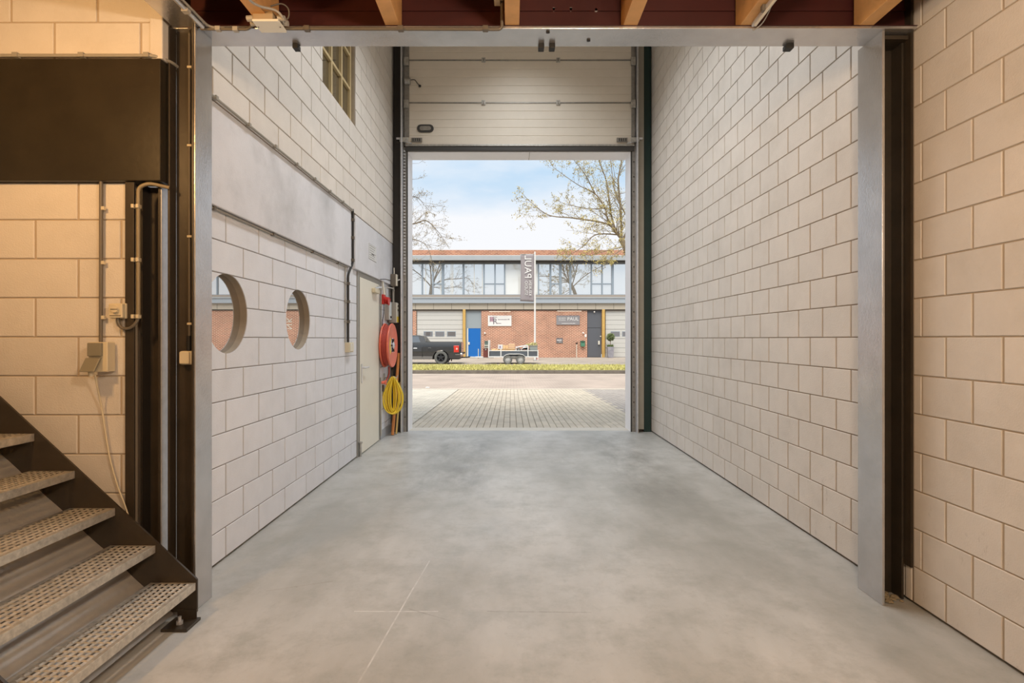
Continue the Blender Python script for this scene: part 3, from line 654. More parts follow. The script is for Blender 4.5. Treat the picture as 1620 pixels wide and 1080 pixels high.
c3 = pipe('conduit', 'thin brown conduit dropping down the left column to its junction box', 'conduit', [(xx + .02, 2.74, 2.992), (xx, 2.775, 2.99), (xx, 2.775, W(299, 533, 2.775).z)], .007, CONDUIT)
for py in (106, 230, 374, 512): p = W(300, py, 2.77); bx('clip', CREAM, c3, p.x - .012, p.x + .012, 2.765, 2.789, p.z - .006, p.z + .006, bevel=.002)
zt = 2.820
pipe('conduit', 'grey conduit running along the top edge of the dark and pale bands', 'conduit', [(-4.85, 2.68, zt), (-1.80, 2.68, zt), (-1.752, 2.74, zt), (-1.752, 5.90, zt)], .0085, GREYP,
     clip=[(W(px, 90, 2.68).x, 2.68, zt) for px in (26, 130, 233)] + [(-1.752, y, zt) for y in (3.15, 3.55, 3.95, 4.35, 4.75, 5.15, 5.55)], cm=GREYP, bend=.05)
pipe('conduit', 'grey conduit running under the long pale band to the vertical drop', 'conduit', [(-1.792, 2.98, 2.178), (-1.792, 5.84, 2.178)], .008, GREYP, clip=[(-1.792, y, 2.178) for y in (3.2, 4.0, 4.8, 5.5)], cm=CONDUIT)
pipe('conduit', 'black conduit jogging down past the pale band to the small cream socket', 'conduit', [(-1.765, 5.935, 2.84), (-1.765, 5.935, 2.24), (-1.79, 5.845, 2.10), (-1.79, 5.845, 1.352)], .013, CONDUIT_B,
     clip=[(-1.765, 5.935, z) for z in (2.72, 2.52, 2.27)] + [(-1.79, 5.845, z) for z in (2.0, 1.80, 1.58)], cm=CONDUIT)
pipe('conduit', 'slim grey conduit beside the black one dropping to the small cream socket', 'conduit', [(-1.793, 5.755, 2.17), (-1.793, 5.755, 1.352)], .007, GREYP, clip=[(-1.793, 5.755, z) for z in (2.0, 1.80, 1.58)], cm=GREYP)
s2 = thing('wall_socket', 'small cream socket box on the grey block wall beside the cream door', 'socket', (-1.805, 5.85, 1.3))
bx('housing', CREAM, s2, -1.806, -1.755, 5.78, 5.93, 1.243, 1.352, bevel=.005); bx('cover', WHITEP, s2, -1.756, -1.748, 5.80, 5.86, 1.255, 1.34, bevel=.004); bx('cover', WHITEP, s2, -1.756, -1.748, 5.865, 5.92, 1.255, 1.34, bevel=.004)
nt_ = thing('notice_plate', 'white notice plate with lines of small grey print on the short pale band', 'sign', (-1.77, 6.8, 2.49))
bx('plate', mat('notice_white', (.66, .66, .65), .4), nt_, -1.7715, -1.766, 6.62, 6.98, 2.393, 2.588, bevel=.001)
pm = MB(); rr = random.Random(5)
for i in range(6):
    y = 6.65; z = 2.565 - i * .029
    while y < 6.93 - (i % 3) * .04:
        l = rr.uniform(.012, .035); pm.box(-1.766, -1.7653, y, y + l, z - .005, z + .005); y += l + .008
pm.build('print', GREYP, nt_, fix=False)
bx('print_line', CONDUIT_B, nt_, -1.766, -1.765, 6.74, 6.86, 2.462, 2.474)
fr_ = MB(); fr_.box(-1.766, -1.7655, 6.622, 6.978, 2.584, 2.586).box(-1.766, -1.7655, 6.622, 6.978, 2.395, 2.397).box(-1.766, -1.7655, 6.622, 6.624, 2.395, 2.586); fr_.build('print_border', CONDUIT, nt_, fix=False)

# ------------------------------------------------------------------ fittings under the ceiling
hx = thing('junction_box', 'white junction box with a beige front hung under the portal beam', 'box', (-1.225, 2.70, 2.98))
bx('housing', mat('beige_plastic', (.46, .36, .24), .5), hx, -1.292, -1.19, 2.655, 2.752, 2.985, 3.03, bevel=.004); bx('cover', mat('bright_white_plastic', (.85, .85, .78), .4), hx, -1.292, -1.16, 2.648, 2.752, 2.975, 2.987, bevel=.003)
for x, s in ((-1.296, -1), (-1.175, 1)):
    for k in range(2): MB().tube([(x, 2.68 + .04 * k, 3.008), (x + .035 * s, 2.68 + .04 * k, 3.006)], .014, 8).build('gland', PALE, hx)
for x in (-1.283, -1.172): MB().tube([(x, 2.70, 2.974), (x, 2.70, 2.976)], .004, 6).build('screw', CONDUIT_B, hx)
lp = thing('ceiling_cable', 'white cable looping from the first pine joist into the white junction box', 'cable', (-1.31, 2.4, 3.0))
MB().tube(smooth_path([W(385, -20, 2.40), W(395, 0, 2.50), W(412, 10, 2.58), W(435, 16, 2.63), W(446, 26, 2.66), W(448, 36, 2.70)], 6), .006, 7).build('cable', PALE, lp, smooth=60)
MB().tube(smooth_path([W(428, 10, 2.66), W(445, 6, 2.68), W(456, 14, 2.70), W(456, 28, 2.71), W(446, 34, 2.71)], 6), .004, 7).build('cable', CONDUIT, lp, smooth=60)
pipe('conduit', 'short pale conduit under the beam between stair corner and white junction box', 'conduit', [(-1.60, 2.742, 2.99), (-1.36, 2.742, 2.988), (-1.335, 2.742, 3.008), (-1.31, 2.72, 3.008)], .0075, CONDUIT, clip=[(-1.51, 2.742, 2.99), (-1.42, 2.742, 2.988)], cm=PALE, bend=.02)
a, b = W(446, 46, 2.742), W(790, 48, 2.742)
pipe('conduit', 'long brown conduit clipped along the lower front edge of the portal beam', 'conduit', [(a.x - .01, 2.742, 2.992), (b.x, 2.742, 2.988), (-.045, 2.742, 3.0), (-.045, 2.72, 3.13)], .0085, CONDUIT, clip=[(W(px, 47, 2.742).x, 2.742, 2.991) for px in (486, 634, 768)], cm=CONDUIT, bend=.03)
wb2 = thing('junction_box', 'little white junction box fixed beside the middle pine joist', 'box', (-.06, 2.72, 3.12)); bx('housing', WHITEP, wb2, -.085, -.038, 2.69, 2.76, 3.118, 3.17, bevel=.003); bx('gland', CONDUIT_B, wb2, -.055, -.04, 2.71, 2.73, 3.108, 3.12)
t = pipe('conduit', 'white conduit along the underside of the grey side beam', 'conduit', [(-1.578, -1.0, 2.988), (-1.578, 2.72, 2.988)], .0105, GALVB, clip=[(-1.578, y, 2.988) for y in (2.58, 2.0)], cm=PALE)
pipe('conduit', 'slimmer grey conduit beside the white one on the side beam', 'conduit', [(-1.555, -1.0, 2.996), (-1.555, 2.735, 2.996), (-1.48, 2.745, 2.996)], .006, GREYP)
tl = thing('tube_lamp', 'slim silver tube lamp fixed under the fourth pine joist with a looped lead', 'lamp', (1.245, 2.1, 3.0))
bx('body', GALVB, tl, 1.236, 1.252, 1.5, 2.73, 2.992, 3.012, bevel=.004); MB().tube([(1.244, 1.52, 2.986), (1.244, 2.70, 2.986)], .008, 10).build('tube', WHITEP, tl, smooth=60)
bx('holder', CONDUIT, tl, 1.222, 1.244, 2.575, 2.60, 2.985, 3.015, bevel=.002)
MB().tube(smooth_path([(1.244, 2.73, 2.985), (1.258, 2.742, 2.985), (1.275, 2.69, 2.99), (1.272, 2.62, 3.0), (1.255, 2.55, 3.0)], 6), .003, 6).build('lead', PALE, tl)
# room lamps, and unseen bay lamps added as fill (above and behind the picture)
LAMPM = emit('lamp_diffuser', (1, .85, .65), 1.0)
BL = ['white strip lamp on the bay ceiling above the middle of the floor', 'white strip lamp on the bay ceiling nearest the overhead door', 'warm globe lamp hanging from the ceiling over the stair', 'warm globe lamp hanging from the joists over the middle of the front room', 'warm globe lamp hanging from the joists at the rear of the front room']
for (n_, l, sx1, sy1, p_, c_), lab in zip(LAMPS, BL):
    t = thing('ceiling_lamp', lab, 'lamp', l)
    if sy1:
        bx('housing', WHITEP, t, l[0] - sx1 / 2 - .02, l[0] + sx1 / 2 + .02, l[1] - sy1 / 2 - .02, l[1] + sy1 / 2 + .02, l[2] + .005, l[2] + .04, bevel=.004)
        bx('diffuser', LAMPM, t, l[0] - sx1 / 2, l[0] + sx1 / 2, l[1] - sy1 / 2, l[1] + sy1 / 2, l[2] - .005, l[2] + .005)
        for s in (-1, 1): bx('hanger', GALV, t, l[0] - .01, l[0] + .01, l[1] + s * sy1 * .35 - .01, l[1] + s * sy1 * .35 + .01, l[2] + .04, 6.2)
    else:
        MB().lathe([(0, -.09)] + [(.09 * math.cos(a), .09 * math.sin(a)) for a in (-1, -.5, 0, .5, 1)] + [(0, .09)], l, 'z', 20).build('globe', LAMPM, t, smooth=70)
        MB().tube([(l[0], l[1], l[2] + .08), (l[0], l[1], 3.25)], .012, 8).build('rod', WHITEP, t)

# ------------------------------------------------------------------ things by the overhead door
REEL = mat('reel_red', (.78, .17, .10), .4, var=.1, vscale=10)
REELD = mat('hose_red', (.45, .07, .05), .5)
hr = thing('hose_reel', 'round orange-red fire hose reel on the wall between the cream door and the overhead door', 'hose reel', (-1.79, 7.5, 1.30))
cy_, cz_, R_ = 7.5, 1.30, .305
for nme, x in (('back_disc', -1.775), ('front_disc', -1.675)):
    MB().lathe([(.10, -.006), (R_ - .02, -.006), (R_, -.012), (R_ + .006, 0), (R_, .012), (R_ - .02, .006), (.10, .006)], (x, cy_, cz_), 'x', 48, closed=True).build(nme, REEL, hr, smooth=40)
ho = MB()
for k in range(4): ho.lathe([(R_ - .035 + .012 * math.cos(t), .012 * math.sin(t)) for t in [2 * math.pi * j / 8 for j in range(8)]], (-1.757 + k * .022, cy_, cz_), 'x', 48, closed=True)
ho.build('wound_hose', REELD, hr, smooth=60, fix=False)
MB().lathe([(.105, -.11), (.105, .0), (.10, .004), (.085, .006), (.085, -.004), (.05, -.004), (.05, .02), (.02, .03), (0, .03)], (-1.672, cy_, cz_), 'x', 32).build('hub', GALVB, hr, smooth=40)
for k in range(6): t = k * math.pi / 3; MB().tube([(-1.664, cy_ + .05 * math.cos(t), cz_ + .05 * math.sin(t)), (-1.664, cy_ + .10 * math.cos(t), cz_ + .10 * math.sin(t))], .012, 6).build('spoke', CONDUIT_B, hr)
YEL = mat('yellow_label', (.80, .56, .06), .5)
lb = MB()
for k in range(7):
    t0, t1 = math.radians(140 + k * 12), math.radians(140 + (k + 1) * 12)
    lb.add([(-1.6685, cy_ + r * math.cos(t), cz_ + r * math.sin(t)) for r, t in ((.12, t0), (.19, t0), (.19, t1), (.12, t1))], [(0, 1, 2, 3)])
lb.build('label', YEL, hr)
bx('wall_bracket', CONDUIT_B, hr, -1.804, -1.775, cy_ - .05, cy_ + .05, cz_ - .10, cz_ + .10, bevel=.004)
MB().tube(bent([(-1.72, 7.50, 1.0), (-1.72, 7.52, .90), (-1.74, 7.42, .80), (-1.765, 7.36, .79)], .06), .012, 8).build('feed_hose', REELD, hr, smooth=60)
vl = thing('water_valve', 'small red valve on the water pipe under the hose reel', 'valve', (-1.79, 7.33, .79))
MB().tube([(-1.785, 7.30, .06), (-1.785, 7.30, .86)], .013, 10).build('pipe', PALE, vl, smooth=60); MB().tube([(-1.785, 7.30, .79), (-1.73, 7.34, .79)], .022, 10).build('body', REEL, vl, smooth=50)
MB().lathe([(0, 0), (.035, 0), (.035, .014), (0, .014)], (-1.735, 7.34, .79), 'x', 12).build('wheel', REEL, vl)
bx('drain', CONDUIT, vl, -1.80, -1.76, 7.36, 7.41, .66, .75, bevel=.004)
HOSEY = mat('yellow_hose', (.90, .66, .05), .4, var=.08)
yh = thing('hose_coil', 'bright yellow hose coiled and hung below the fire hose reel', 'hose', (-1.68, 7.55, .85))
rr = random.Random(11); up = Vector((0, 0, 1))
for k in range(15):
    dv = Vector((.80, .60, 0)) if k % 2 else Vector((.95, .25, 0)); nv = Vector((-dv.y, dv.x, 0)); ww = rr.uniform(.015, .14); hh = rr.uniform(.23, .265); off = rr.uniform(-.03, .03); ph = rr.uniform(-.015, .015)
    P = []
    for j in range(29):
        t = 2 * math.pi * j / 28; z = .585 + hh * math.cos(t) + (.265 - hh); s = math.sin(t) * (1 - .55 * max(0, math.cos(t)) ** 1.2) * (1 + .18 * max(0, -math.cos(t)))
        P.append(Vector((-1.672, 7.55, z)) + dv * (s * ww + ph) + nv * off)
    MB().tube(P, .0085, 6, cap=False).build('loop', HOSEY, yh, smooth=60)
MB().tube(smooth_path([(-1.69, 7.56, .84), (-1.66, 7.53, .855), (-1.63, 7.55, .83), (-1.65, 7.58, .79)], 6), .009, 7).build('binding', mat('pale_yellow_hose', (.75, .66, .30), .5), yh, smooth=60)
hk = thing('wall_hook', 'grey steel wall hook that carries the yellow hose', 'hook', (-1.80, 7.56, .84))
bx('plate', GALV, hk, -1.806, -1.795, 7.53, 7.59, .78, .90, bevel=.002); MB().tube(bent([(-1.80, 7.56, .838), (-1.62, 7.56, .838), (-1.61, 7.56, .875)], .02), .008, 8).build('arm', GALV, hk, smooth=60)
p1 = thing('plastic_pipe', 'orange plastic pipe standing in the corner behind the yellow hose', 'pipe', (-1.70, 7.66, 0))
MB().tube([(-1.705, 7.66, .005), (-1.665, 7.90, 1.18)], .022, 10).build('pipe', mat('orange_pvc', (.62, .24, .07), .4), p1, smooth=60)
p2 = thing('wooden_batten', 'yellow wooden batten leaning in the corner beside the orange pipe', 'batten', (-1.66, 7.70, 0))
MB().tube([(-1.668, 7.74, .01), (-1.64, 7.90, .75)], .016, 4).build('batten', mat('yellow_wood', (.66, .48, .18), .6), p2)
cbx = thing('control_box', 'grey door control box with white and yellow stickers beside the overhead door', 'control box', (-1.73, 7.88, 1.78))
bx('housing', GREYP, cbx, -1.79, -1.675, 7.76, 7.93, 1.625, 1.925, bevel=.006); bx('cover', WHITEP, cbx, -1.676, -1.668, 7.765, 7.925, 1.63, 1.92, bevel=.003)
bx('warning_label', YEL, cbx, -1.669, -1.667, 7.77, 7.92, 1.635, 1.72); bx('push_button', CONDUIT_B, cbx, -1.669, -1.660, 7.83, 7.86, 1.80, 1.83, bevel=.003); bx('push_button', CONDUIT_B, cbx, -1.669, -1.660, 7.83, 7.86, 1.86, 1.89, bevel=.003)
iso = thing('isolator_box', 'narrow pale grey isolator box in front of the door control box', 'control box', (-1.77, 7.66, 1.78))
bx('housing', GREYP, iso, -1.806, -1.745, 7.60, 7.74, 1.66, 1.93, bevel=.006); bx('cover', mat('pale_blue_grey_plastic', (.62, .66, .66), .4), iso, -1.746, -1.735, 7.605, 7.735, 1.665, 1.925, bevel=.003); bx('switch', CONDUIT_B, iso, -1.736, -1.722, 7.65, 7.69, 1.69, 1.72, bevel=.003)
ce = thing('power_socket', 'red round three-phase socket above the fire hose reel', 'socket', (-1.79, 7.42, 1.94))
REDP = mat('red_plastic', (.55, .03, .025), .4)
bx('base', REDP, ce, -1.806, -1.76, 7.37, 7.47, 1.875, 2.01, bevel=.006); MB().tube([(-1.77, 7.42, 1.945), (-1.705, 7.40, 1.915)], [.045, .050], 16).build('shroud', REDP, ce, smooth=40)
MB().lathe([(0, 0), (.056, 0), (.056, .012), (0, .016)], (-1.705, 7.40, 1.915), 'x', 18).build('lid', REDP, ce, smooth=40)
MB().tube([(-1.785, 7.40, 2.19), (-1.77, 7.42, 2.01)], [.012, .02], 8).build('cable_boot', WHITEP, ce, smooth=60)
pl_ = thing('plug_cable', 'black cable looping down from the red socket to the reel', 'cable', (-1.78, 7.41, 1.87))
MB().tube(smooth_path([(-1.775, 7.42, 1.88), (-1.77, 7.40, 1.75), (-1.78, 7.37, 1.63), (-1.785, 7.36, 1.50), (-1.795, 7.34, 1.40)], 6), .006, 6).build('cable', CONDUIT_B, pl_, smooth=60)
pipe('conduit', 'grey conduit beside the cream door frame under the short pale band', 'conduit', [(-1.792, 7.335, 2.185), (-1.792, 7.335, 1.45)], .009, GREYP, clip=[(-1.792, 7.335, z) for z in (2.08, 1.85, 1.65)], cm=PALE)
pipe('conduit', 'bent pale conduit pair feeding the control boxes from above', 'conduit', [(-1.785, 7.58, 1.93), (-1.785, 7.58, 2.13), (-1.72, 7.80, 2.13), (-1.72, 7.84, 2.10)], .009, PALE, bend=.03)
pipe('conduit', 'straight pale conduit from the dark switch box down to the control box', 'conduit', [(-1.735, 7.85, 2.17), (-1.735, 7.85, 1.93)], .016, GREYP)
ls = thing('limit_switch', 'dark switch box with a pale front beside the left door track', 'switch', (-1.70, 7.86, 2.25))
bx('housing', CONDUIT, ls, -1.765, -1.69, 7.80, 7.90, 2.165, 2.345, bevel=.006); bx('cover', WHITEP, ls, -1.691, -1.675, 7.805, 7.895, 2.17, 2.34, bevel=.004); MB().tube([(-1.72, 7.83, 2.345), (-1.72, 7.83, 2.44)], .008, 6).build('aerial', WHITEP, ls); MB().tube([(-1.68, 7.85, 2.25), (-1.64, 7.86, 2.27)], .010, 6).build('lever', GALVB, ls)
pipe('conduit', 'thin cable strung from the short pale band to the dark switch box', 'cable', [(-1.768, 7.20, 2.20), (-1.768, 7.5, 2.235), (-1.765, 7.80, 2.25)], .004, CONDUIT_B)
# ================================================================== outdoors
YA0, YA1 = 8.335, 16.7                       # paved apron
def za(y): return -.02 - .18 * (y - YA0) / (YA1 - YA0)
PAVE = mat('beige_paver', (.54, .47, .375), .85, var=.10, vscale=1.3, rnd=.09)
PAVE_L = mat('pale_paver', (.58, .53, .45), .85, var=.10, vscale=1.3, rnd=.08)
PAVE_D = mat('dark_paver', (.38, .335, .30), .85, var=.12, vscale=1.3, rnd=.09)
SAND = mat('joint_sand', (.30, .26, .20), .95)
apron = MB().add([(-12, YA0, za(YA0) - .01), (12, YA0, za(YA0) - .01), (12, YA1, za(YA1) - .01), (-12, YA1, za(YA1) - .01), (-12, YA0, -.4), (12, YA0, -.4), (12, YA1, -.4), (-12, YA1, -.4)],
    [(0, 1, 2, 3), (4, 7, 6, 5), (0, 4, 5, 1), (1, 5, 6, 2), (2, 6, 7, 3), (3, 7, 4, 0)]).build('apron_paving', SAND, None, kind='structure', fix=False)
PW, PL = .1075, .215
def paver_geo(wd, ln, h=.012, b=.004):
    x, y = wd / 2 - .0025, ln / 2 - .0025
    v = [(sx * x, sy * y, -.008) for sx, sy in ((-1, -1), (1, -1), (1, 1), (-1, 1))] + [(sx * (x - b), sy * (y - b), h - .008) for sx, sy in ((-1, -1), (1, -1), (1, 1), (-1, 1))]
    return v, [(4, 5, 6, 7)] + [(i, (i + 1) % 4, 4 + (i + 1) % 4, 4 + i) for i in range(4)]
cells = []; i = 0
x = -7.0
rp_ = random.Random(4)
while x < 7.6:
    xc = x + PW / 2; y = YA0 + (0 if i % 2 == 0 else -PL / 2)
    if -1.65 < xc:
        while y < YA1:
            a, b = max(y, YA0), min(y + PL, YA1)
            if b - a > .04: cells.append((xc, (a + b) / 2, PW, b - a, xc > 2.22 + .05 * ((int((y - YA0) / PL)) % 3)))
            y += PL
    x += PW; i += 1
x = -7.0
while x < -1.65:                                   # crosswise strip on the left
    j = 0; y = YA0
    while y < YA1:
        xx0 = x + (0 if j % 2 == 0 else PL / 2); xx1 = min(xx0 + PL, -1.65)
        if xx1 - xx0 > .04: cells.append(((xx0 + xx1) / 2, y + PW / 2, xx1 - xx0, PW, None))
        y += PW; j += 1
    x += PL
def seen(c): return (-1.62 < c[0] < 1.95)
cells.sort(key=lambda c: c[1] if seen(c) else 99)
pm_ = {}; rest = {0: MB(), 1: MB(), 2: MB()}
for k, (xc, yc, wd, ln, dk) in enumerate(cells):
    dz = rp_.uniform(-.0015, .0015); kd = 2 if dk is None else int(dk); m_ = (PAVE, PAVE_D, PAVE_L)[kd]
    if k < 300:
        key = (round(wd, 3), round(ln, 3), kd)
        if key not in pm_:
            v, f = paver_geo(wd, ln); me = bpy.data.meshes.new('paver'); me.from_pydata(v, [], f); me.materials.append(m_); pm_[key] = me
        put(bpy.data.objects.new('paver', pm_[key]), apron, (xc, yc, za(yc) + dz))
    else:
        v, f = paver_geo(wd, ln); rest[kd].add([(p[0] + xc, p[1] + yc, p[2] + za(p[1] + yc) + dz) for p in v], f)
for kd, m_ in ((0, PAVE), (1, PAVE_D), (2, PAVE_L)):
    if rest[kd].v: rest[kd].build('paver', m_, apron, kind='stuff', fix=False)
ZS, ZK, ZW = -.20, -.05, -.08                   # street, kerb top, far pavement
YK0, YK1, YG, YF_ = 24.3, 24.75, 28.8, 42.3
STREET = brick_mat('street_clinker', (.49, .39, .32), (.44, .35, .29), (.37, .30, .25), .20, .10, .012, flat=True)
KERBM = mat('kerb_concrete', (.17, .145, .12), .9, var=.25, vscale=4, tint=(.16, .15, .10), tscale=2, tamt=.5)
KERBL = mat('pale_kerb', (.60, .55, .46), .9, var=.1)
WALKM = brick_mat('pavement_clinker', (.50, .41, .33), (.44, .37, .30), (.36, .31, .26), .20, .10, .012, flat=True)
bx('street', STREET, None, -60, 60, YA1, YK0, -.5, ZS, kind='structure')
kb = bx('kerb', KERBM, None, -60, 60, YK0, YK1, -.5, ZK - .02, kind='structure')
for k in range(-14, 15): bx('kerb_stone', KERBM, kb, k * 1.0 + .005, k * 1.0 + .995, YK0 - .01, YK0 + .12, ZS, ZK, bevel=.012)
for k in range(-12, 14): bx('edging_stone', KERBL, kb, k * .8 + .004, k * .8 + .796, YA1 + .02, YA1 + .18, ZS - .1, ZS + .012)
for k in range(-12, 14): bx('edging_stone', KERBL, kb, k * .8 + .004, k * .8 + .796, YK0 - .32, YK0 - .20, ZS - .1, ZS + .008)
bx('verge', mat('verge_soil', (.35, .31, .14), 1, var=.3, vscale=3), None, -60, 60, YK1, YG, -.5, ZK, kind='structure')
bx('pavement', WALKM, None, -60, 60, YG, YF_ + .5, -.5, ZW, kind='structure')
# grass
g = MB(); rr = random.Random(2)
for k in range(26000):
    near = k < 20000
    x = rr.uniform(-9, 9) if near else rr.uniform(-40, 40); y = rr.uniform(YK1 - .04, YG + .1); h_ = rr.uniform(.04, .13); a = rr.uniform(0, math.pi); wd = rr.uniform(.012, .03)
    dx, dy = math.cos(a) * wd, math.sin(a) * wd; lx, ly = rr.uniform(-.05, .05), rr.uniform(-.05, .05)
    g.add([(x - dx, y - dy, ZK), (x + dx, y + dy, ZK), (x + lx, y + ly, ZK + h_)], [(0, 1, 2)])
go = g.build('grass', mat('dry_grass', (.60, .55, .20), .9, var=.35, vscale=1.2, rnd=.3), None, kind='stuff', fix=False)
tag(go, 'yellow-green grass growing on the verge behind the street kerb', 'grass')
white_bit = thing('paper_scrap', 'small white scrap of paper lying on the street clinkers', 'litter', (0, 0, 0))
p = W(676, 613, 17.3); p.z = ZS
MB().add([(p.x - .07, p.y, ZS + .003), (p.x + .05, p.y - .05, ZS + .006), (p.x + .08, p.y + .08, ZS + .012), (p.x - .04, p.y + .09, ZS + .02), (p.x - .02, p.y + .03, ZS + .03)], [(0, 1, 4), (1, 2, 4), (2, 3, 4), (3, 0, 4)]).build('sheet', mat('paper', (.8, .8, .78), .8), white_bit)

# ------------------------------------------------------------------ building across the street
FS = YF_ / F
def FX(px): return (px - CX) * FS
def FZ(py): return H + (CY - py) * FS
BRICK = brick_mat('red_brick', (.40, .125, .07), (.24, .065, .038), (.66, .46, .33), .28, .095, .021)
BRICK_T = brick_mat('orange_brick', (.50, .19, .10), (.30, .09, .05), (.56, .36, .25), .28, .095, .018)
GUTTER = mat('zinc_gutter', (.40, .42, .43), .5, metal=.2, var=.05)
FASCIA = mat('blue_grey_fascia', (.36, .40, .44), .5)
PANELF = mat('beige_facade_panel', (.46, .405, .325), .7, var=.03, rnd=.02)
MULL = mat('blue_grey_frame', (.27, .32, .37), .45)
SILLB = mat('brown_sill', (.35, .29, .24), .7)
GLASS = mirror_glass('facade_glass', (.46, .46, .43), .74, (1, 1, .99))
BLIND = mirror_glass('blind_behind_glass', (.80, .80, .76), .25)
bd = thing('building', 'two-storey red brick workshop building with a long window band across the street', 'building', (0, 44, ZW))
XA, XB = FX(430), FX(1330)
bx('roof', DARKER, bd, XA, XB, 42.6, 52, FZ(401), FZ(398))
bx('parapet', BRICK_T, bd, XA, XB, 42.3, 42.6, FZ(407), FZ(395.2))
bx('gutter', GUTTER, bd, XA, XB, 41.75, 42.3, FZ(413.2), FZ(405.3), bevel=.03)
bx('soffit', DARK, bd, XA, XB, 41.95, 42.7, FZ(416.2), FZ(413))  # dark strip painted in for the shadow under the gutter
bx('rear_wall', BRICK, bd, XA, XB, 51.7, 52, ZW, FZ(401)); bx('side_wall', BRICK, bd, XA, XA + .3, 42.6, 52, ZW, FZ(401)); bx('side_wall', BRICK, bd, XB - .3, XB, 42.6, 52, ZW, FZ(401))
bx('sill_board', SILLB, bd, XA, XB, 42.25, 42.7, FZ(470.5), FZ(466.5))
bx('rail', GUTTER, bd, XA, XB, 42.0, 42.25, FZ(472), FZ(470))
bx('fascia', FASCIA, bd, XA, XB, 42.05, 42.3, FZ(479.6), FZ(471.6))
bx('panel_backing', DARK, bd, XA, XB, 42.25, 42.6, FZ(491), FZ(479))
x = 657.6 - 28.45 * 8
while x < 1330:
    a, b = FX(x) + .012, FX(x + 28.45) - .012
    if a > XA and b < XB: bx('facade_panel', PANELF, bd, a, b, 42.21, 42.26, FZ(489.3), FZ(479.7))
    x += 28.45
edges = [560, 585, 604, 628, 650, 667.6, 684.6, 700.4, 733, 765.5, 783, 798.3, 826, 852, 871, 886.8, 902.5, 936, 953, 969.5, 1003, 1035, 1052, 1068, 1100, 1134, 1150, 1167, 1200, 1233, 1250, 1266, 1300]
TRANS = {(684.6, 700.4), (765.5, 783), (783, 798.3), (871, 886.8), (936, 953), (953, 969.5), (1035, 1052), (1134, 1150), (1233, 1250)}
wid = {700.4: 4, 733: 3, 886.8: 4, 969.5: 3.6, 871: 3, 902.5: 3}
for a, b in zip(edges, edges[1:]):
    zb, ztop = FZ(466.6), FZ(416)
    wn = MB(); wl_, wr = wid.get(a, 2) * FS / 2, wid.get(b, 2) * FS / 2
    xa, xb = FX(a), FX(b)
    wn.box(xa, xa + wl_, 42.36, 42.5, zb, ztop).box(xb - wr, xb, 42.36, 42.5, zb, ztop).box(xa, xb, 42.40, 42.5, zb, zb + .06).box(xa, xb, 42.40, 42.5, ztop - .06, ztop)
    tr_ = (a, b) in TRANS
    if tr_: wn.box(xa, xb, 42.38, 42.5, FZ(449.6), FZ(447.8))
    wo_ = wn.build('window', MULL, bd, fix=False)
    gm_ = BLIND if a in (798.3, 826) else GLASS
    for q0, q1 in ([(zb + .06, FZ(449.6)), (FZ(447.8), ztop - .06)] if tr_ else [(zb + .06, ztop - .06)]):
        bx('pane', gm_, wo_, xa + wl_, xb - wr, 42.46, 42.475, q0, q1)
bx('upper_backing', DARKER, bd, XA, XB, 42.52, 42.6, FZ(468), FZ(413))
for px in (673, 697, 713.5, 716, 750, 763): bx('inner_rod', WHITEP, bd, FX(px) - .02, FX(px) + .02, 42.44, 42.462, FZ(466), FZ(417))
# ground floor
def brickwall(p0, p1): return bx('brick_wall', BRICK, bd, FX(p0), FX(p1), 42.3, 42.6, ZW, FZ(490))
brickwall(430, 575); brickwall(653, 658.5); brickwall(761.5, 929); brickwall(1031, 1242); brickwall(1250, 1330)
SHUT = mat('pale_grey_shutter', (.56, .545, .51), .55, var=.02)
OCHRE = mat('ochre_post', (.58, .36, .10), .6, var=.1)
SHG = mirror_glass('shutter_glass', (.15, .14, .14), .12)
def shutter(p0, p1, wins, ztop_px=491.5):
    z0, z1 = ZW + .02, FZ(ztop_px); n = 10; st_ = (z1 - z0) / n
    root = bx('overhead_door', DARK, bd, FX(p0), FX(p1), 42.42, 42.5, z0, z1)
    for k in range(n): bx('slat', SHUT, root, FX(p0) + .02, FX(p1) - .02, 42.385, 42.42, z0 + k * st_ + (.018 if k % 2 == 0 else .007), z0 + (k + 1) * st_ - .005)
    for a, b in wins:
        bx('window_frame', MULL, root, FX(a), FX(b), 42.37, 42.386, FZ(532), FZ(524)); bx('pane', SHG, root, FX(a) + .035, FX(b) - .035, 42.362, 42.371, FZ(531.3), FZ(524.7))
    bx('head_trim', SILLB, bd, FX(p0) - .02, FX(p1) + .02, 42.33, 42.5, z1, FZ(489.4))
shutter(659, 732, [(670, 684.3), (688.3, 702.9), (707, 720.9)])
shutter(958, 1031, [(966.5, 981), (984.5, 999), (1003, 1017)])
shutter(576, 651, [(588, 602), (606, 620), (625, 639)])
for a, b in ((732.3, 736.6), (952.3, 956.8), (1244, 1248.5)): bx('post', OCHRE, bd, FX(a), FX(b), 42.2, 42.45, ZW, FZ(489.3), bevel=.01)
GREYPAN = mat('blue_grey_panel', (.30, .34, .36), .6)
BLUE = mat('bright_blue_paint', (.002, .13, .46), .5)
SLATE = mat('slate_grey_paint', (.105, .11, .125), .55)
bx('over_panel', GREYPAN, bd, FX(736.6), FX(761.5), 42.40, 42.5, FZ(519), FZ(490))
en = bx('door_frame', GREYPAN, bd, FX(736.6), FX(761.5), 42.42, 42.5, ZW, FZ(519))
bx('jamb', WHITEP, en, FX(738.8), FX(740.7), 42.38, 42.43, ZW, FZ(519)); bx('door_leaf', BLUE, en, FX(740.7), FX(760), 42.39, 42.43, ZW + .05, FZ(519.3), bevel=.005)
bx('threshold', WHITEP, en, FX(739), FX(761), 42.3, 42.42, ZW, ZW + .07)
